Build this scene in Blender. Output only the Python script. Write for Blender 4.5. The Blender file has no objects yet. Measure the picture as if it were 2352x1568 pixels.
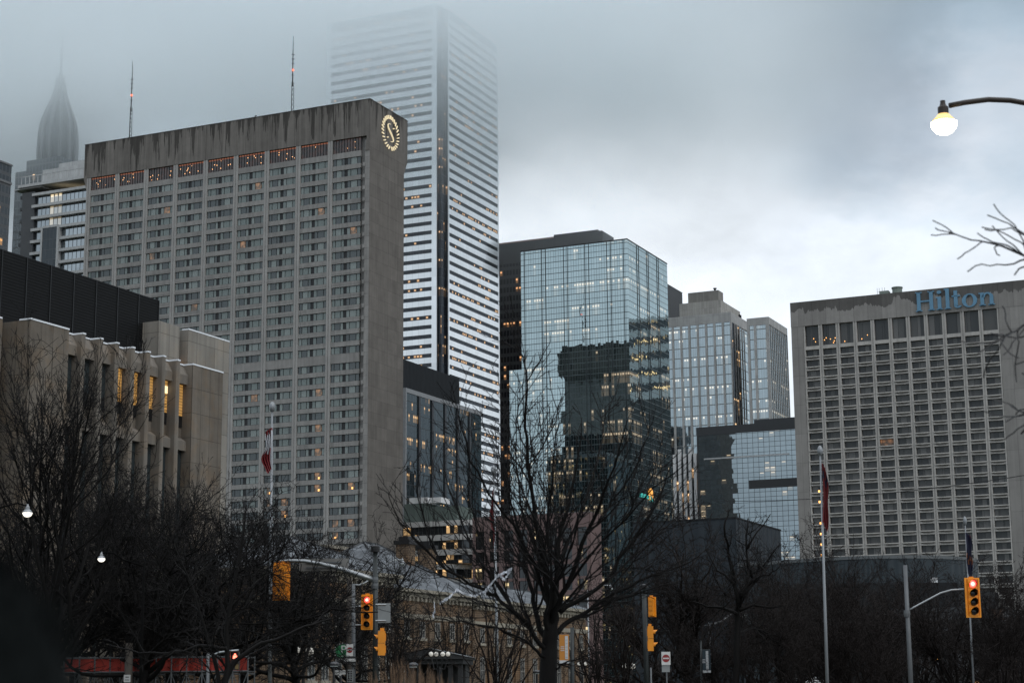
import bpy, math, random
from mathutils import Vector, Matrix
random.seed(7)
S = bpy.context.scene
COL = S.collection
R = math.radians

# ------------------------------------------------------------------ camera maths (pixels of a 2352 x 1568 view)
F = 4140.0; TH = math.atan(816 / F); ROLL = -0.008; EYE = 1.7
CAMR = Matrix.Rotation(math.pi / 2 + TH, 3, 'X') @ Matrix.Rotation(ROLL, 3, 'Z')
CAMP = Vector((0, 0, EYE))
def ray(u, v): return CAMR @ Vector(((u - 1176) / F, -(v - 784) / F, -1.0))
def at(u, v, Y):
    d = ray(u, v); return CAMP + d * (Y / d.y)
def proj(p):
    q = CAMR.transposed() @ (Vector(p) - CAMP)
    return (1176 + F * q.x / -q.z, 784 - F * q.y / -q.z)
PHI = R(24.6)                      # the street grid: local x runs right and nearer, local y runs up the avenue
XA = Vector((math.cos(PHI), -math.sin(PHI), 0)); YB = Vector((math.sin(PHI), math.cos(PHI), 0))

class Frame:
    def __init__(s, u, v, D):
        c = at(u, v, D); s.O = Vector((c.x, c.y, 0)); s.h = c.z
    def hit(s, u, v, face='front', off=0.0):       # where the pixel's ray meets a plane of this building, local coordinates
        n = YB if face == 'front' else XA
        d = ray(u, v); k = (off - (CAMP - s.O).dot(n)) / d.dot(n)
        P = CAMP + d * k - s.O
        return Vector((P.dot(XA), P.dot(YB), P.z))
    def loc(s, p):
        P = Vector(p) - s.O; return Vector((P.dot(XA), P.dot(YB), P.z))

# ------------------------------------------------------------------ mesh builder
class MB:
    def __init__(s): s.v = []; s.f = []; s.m = []
    def quad(s, pts, m=0):
        n = len(s.v); s.v += [tuple(p) for p in pts]; s.f.append(tuple(range(n, n + len(pts)))); s.m.append(m); return s
    def box(s, x0, x1, y0, y1, z0, z1, m=0):
        n = len(s.v)
        s.v += [(x, y, z) for z in (z0, z1) for y in (y0, y1) for x in (x0, x1)]
        for f in ((0, 2, 3, 1), (4, 5, 7, 6), (0, 1, 5, 4), (2, 6, 7, 3), (0, 4, 6, 2), (1, 3, 7, 5)):
            s.f.append(tuple(n + i for i in f)); s.m.append(m)
        return s
    def obox(s, M, x0, x1, y0, y1, z0, z1, m=0):   # a box in the frame of matrix M
        n = len(s.v); s.box(x0, x1, y0, y1, z0, z1, m)
        for i in range(n, len(s.v)): s.v[i] = tuple(M @ Vector(s.v[i]))
        return s
    def prism(s, poly, z0, z1, m=0, M=None):       # polygon in xy, counter-clockwise, extruded along z
        n = len(s.v); k = len(poly)
        pts = [Vector((x, y, z)) for z in (z0, z1) for x, y in poly]
        s.v += [tuple(M @ p) if M else tuple(p) for p in pts]
        s.f.append(tuple(n + i for i in reversed(range(k)))); s.m.append(m)
        s.f.append(tuple(n + k + i for i in range(k))); s.m.append(m)
        for i in range(k):
            j = (i + 1) % k; s.f.append((n + i, n + j, n + k + j, n + k + i)); s.m.append(m)
        return s
    def tube(s, pts, rad, n=6, m=0, cap=True):
        base = len(s.v); K = len(pts); up = None
        for i in range(K):
            a = pts[max(i - 1, 0)]; b = pts[min(i + 1, K - 1)]
            t = (Vector(b) - Vector(a))
            if t.length < 1e-9: t = Vector((0, 0, 1))
            t.normalize()
            if up is None: up = t.orthogonal().normalized()
            else:
                up = up - t * up.dot(t)
                up = up.normalized() if up.length > 1e-6 else t.orthogonal().normalized()
            w = t.cross(up); r = rad[i] if isinstance(rad, (list, tuple)) else rad; p = Vector(pts[i])
            for k in range(n):
                c = 2 * math.pi * k / n
                s.v.append(tuple(p + up * (r * math.cos(c)) + w * (r * math.sin(c))))
        for i in range(K - 1):
            for k in range(n):
                a = base + i * n + k; b = base + i * n + (k + 1) % n
                s.f.append((a, b, b + n, a + n)); s.m.append(m)
        if cap:
            s.f.append(tuple(base + k for k in reversed(range(n)))); s.m.append(m)
            s.f.append(tuple(base + (K - 1) * n + k for k in range(n))); s.m.append(m)
        return s
    def lathe(s, prof, n=16, m=0, c=(0, 0, 0), M=None):
        base = len(s.v)
        for r, z in prof:
            for k in range(n):
                a = 2 * math.pi * k / n
                p = Vector((r * math.cos(a), r * math.sin(a), z))
                if M: p = M @ p
                s.v.append(tuple(p + Vector(c)))
        for i in range(len(prof) - 1):
            for k in range(n):
                a = base + i * n + k; b = base + i * n + (k + 1) % n
                s.f.append((a, b, b + n, a + n)); s.m.append(m)
        s.f.append(tuple(base + k for k in reversed(range(n)))); s.m.append(m)
        s.f.append(tuple(base + (len(prof) - 1) * n + k for k in range(n))); s.m.append(m)
        return s
    def add(s, o, off=(0, 0, 0), M=None):
        n = len(s.v); of = Vector(off)
        for p in o.v: s.v.append(tuple((M @ Vector(p) if M else Vector(p)) + of))
        for f, m in zip(o.f, o.m): s.f.append(tuple(n + i for i in f)); s.m.append(m)
        return s
    def mesh(s, name, mats, smooth=False):
        me = bpy.data.meshes.new(name); me.from_pydata(s.v, [], s.f)
        for m in (mats if isinstance(mats, (list, tuple)) else [mats]): me.materials.append(m)
        me.polygons.foreach_set('material_index', s.m)
        if smooth: me.polygons.foreach_set('use_smooth', [True] * len(s.f))
        me.update(); return me
    def build(s, name, mats, parent=None, smooth=False, loc=None):
        return link(name, s.mesh(name, mats, smooth), parent, loc)

def link(name, me, parent=None, loc=None):
    o = bpy.data.objects.new(name, me); COL.objects.link(o)
    if parent is not None: o.parent = parent
    if loc is not None: o.location = loc
    return o
def tag(o, label=None, cat=None, group=None, kind=None):
    for k, x in (('label', label), ('category', cat), ('group', group), ('kind', kind)):
        if x: o[k] = x
    return o
def thing(name, label, cat, loc=(0, 0, 0), rz=0.0, group=None):
    o = bpy.data.objects.new(name, None); COL.objects.link(o); o.empty_display_size = 0.5
    o.location = loc; o.rotation_euler = (0, 0, rz); return tag(o, label, cat, group)
def bthing(name, label, cat, fr): return thing(name, label, cat, fr.O, -PHI)
def copy_tree(o, parent=None):
    c = o.copy(); COL.objects.link(c); c.parent = parent
    for ch in list(o.children): copy_tree(ch, c)
    return c

# ------------------------------------------------------------------ materials
class NT:
    def __init__(s, m):
        m.use_nodes = True; s.t = m.node_tree; s.t.nodes.clear()
    def n(s, k, **kw):
        x = s.t.nodes.new(k)
        for a, b in kw.items(): setattr(x, a, b)
        return x
    def set(s, sock, x):
        if isinstance(x, bpy.types.NodeSocket): s.t.links.new(x, sock)
        elif x is not None: sock.default_value = x
    def M(s, op, a, b=None, c=None):
        x = s.n('ShaderNodeMath', operation=op)
        for i, q in enumerate((a, b, c)):
            if q is not None: s.set(x.inputs[i], q)
        return x.outputs[0]
    def mix(s, f, a, b):
        x = s.n('ShaderNodeMix', data_type='RGBA'); s.set(x.inputs[0], f); s.set(x.inputs[6], a); s.set(x.inputs[7], b); return x.outputs[2]
    def noise(s, vec, sc, det=3, rough=.55):
        x = s.n('ShaderNodeTexNoise'); s.set(x.inputs['Vector'], vec); x.inputs['Scale'].default_value = sc
        x.inputs['Detail'].default_value = det; x.inputs['Roughness'].default_value = rough; return x.outputs['Fac']
    def white(s, a, b, c):
        k = s.n('ShaderNodeCombineXYZ')
        for i, q in enumerate((a, b, c)): s.set(k.inputs[i], q)
        x = s.n('ShaderNodeTexWhiteNoise', noise_dimensions='3D'); s.t.links.new(k.outputs[0], x.inputs['Vector']); return x.outputs
    def ss(s, x, lo, hi):
        k = s.n('ShaderNodeMapRange', interpolation_type='SMOOTHSTEP'); s.set(k.inputs[0], x); s.set(k.inputs[1], lo); s.set(k.inputs[2], hi); return k.outputs[0]
    def obj(s):
        return s.n('ShaderNodeTexCoord').outputs['Object']
    def xyz(s, v):
        k = s.n('ShaderNodeSeparateXYZ'); s.t.links.new(v, k.inputs[0]); return k.outputs
    def mapv(s, v, sc):
        k = s.n('ShaderNodeMapping'); s.t.links.new(v, k.inputs[0]); k.inputs['Scale'].default_value = sc; return k.outputs[0]
    def out(s, sh):
        o = s.n('ShaderNodeOutputMaterial'); s.t.links.new(sh, o.inputs['Surface'])
    def pbsdf(s, col, rough=.7, metal=0., normal=None, spec=None):
        p = s.n('ShaderNodeBsdfPrincipled'); s.set(p.inputs['Base Color'], col); s.set(p.inputs['Roughness'], rough); s.set(p.inputs['Metallic'], metal)
        if normal is not None: s.set(p.inputs['Normal'], normal)
        if spec is not None: p.inputs['Specular IOR Level'].default_value = spec
        return p
    def bump(s, h, strength=.3, dist=.02):
        b = s.n('ShaderNodeBump'); b.inputs['Strength'].default_value = strength; b.inputs['Distance'].default_value = dist; s.set(b.inputs['Height'], h); return b.outputs[0]

def c4(c, k=1.0): return (c[0] * k, c[1] * k, c[2] * k, 1)
def mat(name, col, rough=.7, metal=0., var=.25, scale=2.0, bump=.0, emit=None, es=1.0, spec=None):
    m = bpy.data.materials.new(name); t = NT(m); v = t.obj()
    n = t.noise(v, scale, 4)
    p = t.pbsdf(t.mix(n, c4(col, 1 - var), c4(col, 1 + var)), rough, metal, t.bump(n, bump) if bump else None, spec)
    if emit:
        p.inputs['Emission Color'].default_value = c4(emit); p.inputs['Emission Strength'].default_value = es
    t.out(p.outputs[0]); return m

def stone(name, col, pw=0., ph=0., grime=.35, streak=.3, warm=0., stain=None, scale=.35, lo=.46):
    """concrete or stone: mottling, rain streaks, thin panel joints, optional dark drip stains below a given height"""
    m = bpy.data.materials.new(name); t = NT(m); v = t.obj(); X = t.xyz(v)
    n1 = t.noise(v, scale, 5, .6); n2 = t.noise(t.mapv(v, (1.3, 1.3, .05)), 1.1, 4, .6); n3 = t.noise(v, 9, 3, .7)
    k = t.M('ADD', t.M('MULTIPLY', t.M('SUBTRACT', n1, .5), grime * 2), t.M('MULTIPLY', t.M('SUBTRACT', n2, .5), streak * 2))
    k = t.M('ADD', t.M('ADD', k, t.M('MULTIPLY', t.M('SUBTRACT', n3, .5), .35)), 1.0)
    h = t.M('SUBTRACT', X[0], X[1])
    if pw:
        cell = t.white(t.M('FLOOR', t.M('DIVIDE', h, pw)), t.M('FLOOR', t.M('DIVIDE', X[2], ph)), 3.3)[0]
        k = t.M('MULTIPLY', k, t.M('ADD', .9, t.M('MULTIPLY', cell, .2)))
        j = t.M('MAXIMUM', t.M('LESS_THAN', t.M('FRACT', t.M('DIVIDE', h, pw)), .06 / pw), t.M('LESS_THAN', t.M('FRACT', t.M('DIVIDE', X[2], ph)), .06 / ph))
        k = t.M('MULTIPLY', k, t.M('SUBTRACT', 1.0, t.M('MULTIPLY', j, .45)))
    if stain:
        z0, z1, amt, fx = stain                                  # drips hang from z1, at most down to z0
        d = t.noise(t.mapv(v, (fx, fx, .02)), 1.0, 5, .7)
        reach = t.M('MULTIPLY', t.ss(d, lo, .66), z1 - z0)
        s_ = t.M('GREATER_THAN', X[2], t.M('SUBTRACT', z1, reach))
        soft = t.M('MULTIPLY', s_, t.M('ADD', .55, t.M('MULTIPLY', n1, .6)))
        k = t.M('MULTIPLY', k, t.M('SUBTRACT', 1.0, t.M('MULTIPLY', soft, amt)))
    cm = t.n('ShaderNodeVectorMath', operation='SCALE'); cm.inputs[0].default_value = col
    t.set(cm.inputs['Scale'], k)
    w = t.mix(t.M('MULTIPLY', t.noise(v, .5, 3), warm), cm.outputs[0], c4(col, .8)) if warm else cm.outputs[0]
    if warm:
        wv = t.n('ShaderNodeVectorMath', operation='SCALE'); wv.inputs[0].default_value = (col[0] * 1.25, col[1] * .95, col[2] * .65); t.set(wv.inputs['Scale'], k)
        w = t.mix(t.M('MULTIPLY', t.ss(t.noise(v, .45, 4), .45, .65), warm), cm.outputs[0], wv.outputs[0])
    p = t.pbsdf(w, .88, 0, t.bump(n3, .25, .02), .2); t.out(p.outputs[0]); return m

def curtain(name, w, fh, tint, refl, inner, lit=.12, cell=.45, mull=.06, mh=.08, mcol=(.02, .022, .025), span=0., litcol=(1., .62, .28), es=2.0, seed=1.0,
            wob=.012, glow=.25, rough=.02, run=5, tintvar=.35, mid=0.):
    """curtain wall glass: panels that tilt a little so reflections break up, mullions, rooms with the lights on"""
    m = bpy.data.materials.new(name); t = NT(m); v = t.obj(); X = t.xyz(v)
    h = t.M('DIVIDE', t.M('SUBTRACT', X[0], X[1]), w); z = t.M('DIVIDE', X[2], fh)
    cx = t.M('FLOOR', h); fx = t.M('FRACT', h); cz = t.M('FLOOR', z); fz = t.M('FRACT', z)
    W = t.white(cx, cz, seed)
    geo = t.n('ShaderNodeNewGeometry')
    pv = t.n('ShaderNodeVectorMath', operation='MULTIPLY_ADD'); t.t.links.new(W[1], pv.inputs[0])
    pv.inputs[1].default_value = (wob, wob, wob); pv.inputs[2].default_value = (-wob / 2,) * 3
    nz = t.n('ShaderNodeTexNoise'); t.t.links.new(v, nz.inputs['Vector']); nz.inputs['Scale'].default_value = .25
    pn = t.n('ShaderNodeVectorMath', operation='MULTIPLY_ADD'); t.t.links.new(nz.outputs['Color'], pn.inputs[0])
    pn.inputs[1].default_value = (wob * 1.6,) * 3; pn.inputs[2].default_value = (-wob * .8,) * 3
    a1 = t.n('ShaderNodeVectorMath', operation='ADD'); t.t.links.new(pv.outputs[0], a1.inputs[0]); t.t.links.new(pn.outputs[0], a1.inputs[1])
    a2 = t.n('ShaderNodeVectorMath', operation='ADD'); t.t.links.new(a1.outputs[0], a2.inputs[0]); t.t.links.new(geo.outputs['Normal'], a2.inputs[1])
    nn = t.n('ShaderNodeVectorMath', operation='NORMALIZE'); t.t.links.new(a2.outputs[0], nn.inputs[0])
    g = t.n('ShaderNodeBsdfAnisotropic'); g.inputs['Roughness'].default_value = rough; t.t.links.new(nn.outputs[0], g.inputs['Normal'])
    t.set(g.inputs['Color'], t.mix(t.M('MULTIPLY', W[0], tintvar), c4(tint), c4(tint, .6)))
    d = t.n('ShaderNodeBsdfDiffuse'); d.inputs['Color'].default_value = c4(inner)
    r_ = t.M('GREATER_THAN', t.white(t.M('FLOOR', t.M('DIVIDE', cx, run)), cz, seed + 5)[0], 1 - lit)
    on = t.M('MULTIPLY', r_, t.M('GREATER_THAN', t.white(cx, cz, seed + 9)[0], 1 - cell))
    stray = t.M('GREATER_THAN', t.white(cx, cz, seed + 13)[0], 1 - lit * .12)
    on = t.M('MAXIMUM', on, stray)
    on = t.M('MULTIPLY', on, t.M('GREATER_THAN', fz, span + .04))
    tube_ = t.M('MULTIPLY', t.M('MULTIPLY', t.M('GREATER_THAN', fz, .72), t.M('LESS_THAN', fz, .9)), t.M('MULTIPLY', t.M('GREATER_THAN', fx, .2), t.M('LESS_THAN', fx, .85)))
    lv = t.M('MULTIPLY', on, t.M('ADD', t.M('MULTIPLY', tube_, 1.0), t.M('MULTIPLY', t.white(cx, cz, seed + 17)[0], glow)))
    e = t.n('ShaderNodeEmission'); e.inputs['Color'].default_value = c4(litcol); t.set(e.inputs['Strength'], t.M('MULTIPLY', lv, es))
    ad = t.n('ShaderNodeAddShader'); t.t.links.new(d.outputs[0], ad.inputs[0]); t.t.links.new(e.outputs[0], ad.inputs[1])
    mx = t.n('ShaderNodeMixShader')
    fr = t.n('ShaderNodeFresnel'); fr.inputs['IOR'].default_value = 1.5
    rf = t.M('MINIMUM', t.M('ADD', refl, t.M('MULTIPLY', fr.outputs[0], .6)), .95)
    t.set(mx.inputs[0], rf); t.t.links.new(ad.outputs[0], mx.inputs[1]); t.t.links.new(g.outputs[0], mx.inputs[2])
    mm = t.M('MAXIMUM', t.M('LESS_THAN', fx, mull), t.M('LESS_THAN', fz, mh))
    if mid: mm = t.M('MAXIMUM', mm, t.M('LESS_THAN', t.M('ABSOLUTE', t.M('SUBTRACT', fz, mid)), mh * .35))
    fbs = t.pbsdf(c4(mcol), .5)
    mf = t.n('ShaderNodeMixShader'); t.set(mf.inputs[0], mm); t.t.links.new(mx.outputs[0], mf.inputs[1]); t.t.links.new(fbs.outputs[0], mf.inputs[2])
    t.out(mf.outputs[0]); return m

def pane(name, inner, refl=.1, emit=None, es=0., tint=(.8, .9, .92)):
    """one kind of window pane: what is behind it (curtain, dark room, lit room) under a reflecting sheet"""
    m = bpy.data.materials.new(name); t = NT(m); v = t.obj()
    n = t.noise(t.mapv(v, (6, 6, .3)), 1.0, 2)
    d = t.pbsdf(t.mix(n, c4(inner, .75), c4(inner, 1.25)), .7)
    if emit:
        d.inputs['Emission Color'].default_value = c4(emit); t.set(d.inputs['Emission Strength'], t.M('MULTIPLY', t.ss(t.noise(v, .9, 3), .35, .75), es))
    g = t.n('ShaderNodeBsdfAnisotropic'); g.inputs['Roughness'].default_value = .04; g.inputs['Color'].default_value = c4(tint)
    mx = t.n('ShaderNodeMixShader'); fr = t.n('ShaderNodeFresnel'); fr.inputs['IOR'].default_value = 1.45
    t.set(mx.inputs[0], t.M('MINIMUM', t.M('ADD', refl, t.M('MULTIPLY', fr.outputs[0], .5)), .9))
    t.t.links.new(d.outputs[0], mx.inputs[1]); t.t.links.new(g.outputs[0], mx.inputs[2]); t.out(mx.outputs[0]); return m

def glowmat(name, col, es, base=(.05, .05, .05)):
    return mat(name, base, .3, 0, .05, 3, 0, col, es)

def sheeting(name, col, pitch, axis='h', rough=.5, depth=.4, metal=0.2):
    """ribbed or louvred metal cladding"""
    m = bpy.data.materials.new(name); t = NT(m); v = t.obj(); X = t.xyz(v)
    q = t.M('SUBTRACT', X[0], X[1]) if axis == 'h' else X[2]
    s_ = t.M('ADD', .5, t.M('MULTIPLY', t.M('SINE', t.M('MULTIPLY', q, 2 * math.pi / pitch)), .5))
    n = t.noise(v, .6, 4)
    p = t.pbsdf(t.mix(n, c4(col, .75), c4(col, 1.25)), rough, metal, t.bump(s_, depth, pitch * .3), .2); t.out(p.outputs[0]); return m

# ------------------------------------------------------------------ camera, light, sky
cam = bpy.data.cameras.new('camera'); camo = bpy.data.objects.new('camera', cam); COL.objects.link(camo); S.camera = camo
camo.location = CAMP; camo.rotation_euler = CAMR.to_euler()
cam.sensor_width = 36; cam.lens = F * 36 / 2352; cam.clip_end = 20000; cam.clip_start = .05
cam.dof.use_dof = True; cam.dof.focus_distance = 320; cam.dof.aperture_fstop = 2.8
S.view_settings.view_transform = 'Standard'; S.view_settings.look = 'None'; S.view_settings.exposure = 0; S.view_settings.gamma = 1
S.cycles.use_denoising = True
try: S.cycles.denoiser = 'OPENIMAGEDENOISE'
except Exception: pass
S.cycles.max_bounces = 10; S.cycles.diffuse_bounces = 3; S.cycles.glossy_bounces = 3; S.cycles.volume_bounces = 8; S.cycles.transparent_max_bounces = 8
S.cycles.volume_max_steps = 64; S.cycles.caustics_reflective = False; S.cycles.caustics_refractive = False
S.cycles.sample_clamp_indirect = 4.0

SUN_AZ = R(138); SUN_EL = R(38)          # behind the camera and to its right, through thick cloud
sun = bpy.data.lights.new('sun', 'SUN'); sun.energy = .8; sun.angle = R(40); sun.color = (1, .97, .93)
suno = bpy.data.objects.new('sun', sun); COL.objects.link(suno)
sd = Vector((math.sin(SUN_AZ) * math.cos(SUN_EL), math.cos(SUN_AZ) * math.cos(SUN_EL), math.sin(SUN_EL)))
suno.rotation_euler = sd.to_track_quat('Z', 'Y').to_euler()

wd = bpy.data.worlds.new('World'); S.world = wd
class WT(NT):
    def __init__(s, w): w.use_nodes = True; s.t = w.node_tree; s.t.nodes.clear()
t = WT(wd)
sky = t.n('ShaderNodeTexSky', sky_type='NISHITA'); sky.sun_disc = False; sky.sun_elevation = SUN_EL; sky.sun_rotation = SUN_AZ
sky.air_density = 1; sky.dust_density = 4
g = t.n('ShaderNodeTexCoord').outputs['Generated']; X = t.xyz(g)
n1 = t.noise(t.mapv(g, (2.2, 2.2, 5.0)), 1.6, 5, .5); n2 = t.noise(t.mapv(g, (1, 1, 1.8)), 6.5, 6, .62); n3 = t.noise(t.mapv(g, (1, 1, 1.5)), 17, 5, .65)
zz = t.M('ADD', X[2], t.M('ADD', t.M('MULTIPLY', t.M('SUBTRACT', n1, .5), .20), t.M('ADD', t.M('MULTIPLY', t.M('SUBTRACT', n2, .5), .15), t.M('MULTIPLY', t.M('SUBTRACT', n3, .5), .045))))
cr_ = t.n('ShaderNodeValToRGB'); t.t.links.new(zz, cr_.inputs[0]); el = cr_.color_ramp.elements
stops = [(0.0, (.60, .65, .71)), (.17, (.76, .82, .88)), (.25, (.74, .80, .87)), (.31, (.43, .535, .62)), (.37, (.23, .325, .395)), (.48, (.36, .45, .53)), (.68, (.92, .97, 1.04)), (1., (1.25, 1.3, 1.38))]
el[0].position, el[0].color = stops[0][0], c4(stops[0][1]); el[1].position, el[1].color = stops[-1][0], c4(stops[-1][1])
for p_, c_ in stops[1:-1]:
    e_ = el.new(p_); e_.color = c4(c_)
def bank(u, v, wid, amt, col):          # a darker or paler bank of cloud standing in one direction of the sky
    d = ray(u, v).normalized(); dv = t.n('ShaderNodeVectorMath', operation='DOT_PRODUCT'); t.t.links.new(g, dv.inputs[0]); dv.inputs[1].default_value = d
    a = math.cos(wid); q = t.M('ADD', dv.outputs['Value'], t.M('MULTIPLY', t.M('SUBTRACT', n2, .5), (1 - a) * 1.6))
    return t.M('MULTIPLY', t.ss(q, a, 1.0), amt)
skycol = cr_.outputs[0]
skycol = t.mix(bank(20, 280, .11, .9, 0), skycol, c4((.13, .155, .165)))
skycol = t.mix(bank(1720, -20, .14, .75, 0), skycol, c4((.17, .225, .275)))
skycol = t.mix(bank(2300, 150, .10, .25, 0), skycol, c4((.24, .28, .36)))
skycol = t.mix(bank(2000, 300, .06, .45, 0), skycol, c4((.32, .37, .44)))
skycol = t.mix(bank(1000, 330, .12, .6, 0), skycol, c4((.52, .61, .68)))
skycol = t.mix(bank(1420, 440, .12, .85, 0), skycol, c4((.80, .85, .90)))
mott = t.M('ADD', 1.0, t.M('ADD', t.M('MULTIPLY', t.M('SUBTRACT', n2, .5), .55), t.M('MULTIPLY', t.M('SUBTRACT', n3, .5), .40)))
vs_ = t.n('ShaderNodeVectorMath', operation='SCALE'); t.t.links.new(skycol, vs_.inputs[0]); t.set(vs_.inputs['Scale'], mott); skycol = vs_.outputs[0]
b1 = t.n('ShaderNodeBackground'); t.t.links.new(sky.outputs[0], b1.inputs[0]); b1.inputs[1].default_value = .05
b2 = t.n('ShaderNodeBackground'); t.set(b2.inputs[0], skycol); b2.inputs[1].default_value = 1.25
ms = t.n('ShaderNodeMixShader'); ms.inputs[0].default_value = .94; t.t.links.new(b1.outputs[0], ms.inputs[1]); t.t.links.new(b2.outputs[0], ms.inputs[2])
wo = t.n('ShaderNodeOutputWorld'); t.t.links.new(ms.outputs[0], wo.inputs['Surface'])

CLOUD = True
# the cloud base that the tallest towers run up into
def low_cloud():
    m = bpy.data.materials.new('low_cloud'); t = NT(m); v = t.n('ShaderNodeTexCoord').outputs['Object']; X = t.xyz(v)
    n = t.noise(t.mapv(v, (1, 1, 1.6)), .013, 5, .62)
    # lower base on the left, where the spire stands
    base = t.M('ADD', 268.0, t.M('MULTIPLY', t.ss(X[0], -110., -190.), 13.0))
    k = t.M('DIVIDE', t.M('SUBTRACT', t.M('ADD', X[2], t.M('MULTIPLY', t.M('SUBTRACT', n, .5), 105.)), base), 22.0)
    dn = t.M('MINIMUM', t.M('MULTIPLY', t.M('EXPONENT', k), .010), .022)
    edge = t.M('MULTIPLY', t.ss(X[1], 640., 730.), t.ss(X[2], 150., 200.))
    edge = t.M('MULTIPLY', edge, t.M('MULTIPLY', t.ss(X[2], 345., 318.), t.M('MULTIPLY', t.ss(X[0], 200., 40.), t.ss(X[0], -420., -330.))))
    pv = t.n('ShaderNodeVolumePrincipled'); pv.inputs['Color'].default_value = (.925, .967, .985, 1)
    t.set(pv.inputs['Density'], t.M('MULTIPLY', dn, edge)); pv.inputs['Anisotropy'].default_value = .2
    o = t.n('ShaderNodeOutputMaterial'); t.t.links.new(pv.outputs[0], o.inputs['Volume'])
    try: m.volume_intersection_method
    except Exception: pass
    m.cycles.volume_step_rate = .16
    b = MB().box(-420, 200, 640, 900, 150, 345).build('low_cloud', m); tag(b, kind='stuff')
if CLOUD: low_cloud()

# ------------------------------------------------------------------ ground
M_asphalt = mat('asphalt', (.045, .046, .048), .6, 0, .3, .8, .2)
M_pave = stone('paving', (.16, .155, .15), 1.5, 1.5)
M_lawn = mat('lawn', (.045, .05, .03), .9, 0, .4, 1.2)
gm = MB().quad([(-6000, -600, 0), (6000, -600, 0), (6000, 9000, 0), (-6000, 9000, 0)]).build('ground', M_lawn); tag(gm, kind='structure')
rd = MB().quad([(-9, -200, .004), (17, -200, .004), (17, 900, .004), (-9, 900, .004)]).build('road', M_asphalt, None); rd.rotation_euler = (0, 0, -PHI); tag(rd, kind='structure')
M_paint = mat('road_paint', (.7, .7, .68), .6)
mk = MB()
for i in range(-20, 90):
    for x in (-5, 13): mk.quad([(x, i * 9, .009), (x + .12, i * 9, .009), (x + .12, i * 9 + 3, .009), (x, i * 9 + 3, .009)])
mk = mk.build('road_marking', M_paint); mk.rotation_euler = (0, 0, -PHI); tag(mk, kind='structure')
pv_ = MB()
for x0, x1 in ((-17, -9), (17, 25), (-1.5, 9)): pv_.box(x0, x1, -200, 900, -.02, .14)
pv_ = pv_.build('pavement', M_pave); pv_.rotation_euler = (0, 0, -PHI); tag(pv_, kind='structure')

# ------------------------------------------------------------------ shared materials
M_black = mat('black_metal', (.012, .012, .013), .5, .3, .3, 3)
M_darkframe = mat('dark_frame', (.02, .021, .022), .4, .5)
M_steel = mat('galvanised_steel', (.34, .36, .37), .42, .8, .2, 4)
M_steel_dull = mat('weathered_steel', (.12, .127, .132), .55, .6, .25, 3)
M_snow = mat('snow', (.75, .78, .82), .8, 0, .08, 5, .3)
M_white = mat('white_paint', (.7, .7, .7), .5, 0, .1, 2)
M_gold_lit = glowmat('lit_emblem', (1., .84, .56), .62, (.5, .42, .25))
M_redlamp = glowmat('red_beacon', (1., .1, .04), 4.)
M_roofgrey = mat('roof_membrane', (.10, .10, .10), .9)

def antenna(label, u, vb, vt, D, lattice=.4, beacon=.55):
    b = at(u, vb, D); tp = at(u, vt, D); H = tp.z - b.z
    T = thing('antenna_mast', label, 'antenna', (b.x, b.y, b.z - .6))
    m = MB(); Hl = H * lattice
    for a in range(3):
        c = 2.1 * a; m.tube([(.38 * math.cos(c), .38 * math.sin(c), 0), (.3 * math.cos(c), .3 * math.sin(c), Hl)], .07, 4)
    n = max(4, int(Hl / 1.1))
    for i in range(n):
        for a in range(3):
            c = 2.1 * a; d = 2.1 * (a + 1)
            m.tube([(.36 * math.cos(c), .36 * math.sin(c), Hl * i / n), (.36 * math.cos(d), .36 * math.sin(d), Hl * (i + 1) / n)], .04, 3)
    m.build('lattice', M_darkframe, T)
    MB().tube([(0, 0, Hl - 1), (0, 0, H * .8), (0, 0, H + .6)], [.16, .11, .05], 5).build('rod', M_darkframe, T)
    k = MB()
    for f in (.66, .72, .78, .5): k.tube([(-.45, 0, H * f), (.45, 0, H * f)], .06, 4); k.box(-.12, .12, -.12, .12, H * f - .3, H * f + .3)
    k.build('crossbar', M_darkframe, T)
    MB().lathe([(.05, 0), (.24, .1), (.24, .4), (.05, .5)], 8, 0, (.1, -.3, H * beacon)).build('beacon', M_redlamp, T)
    return T

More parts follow.
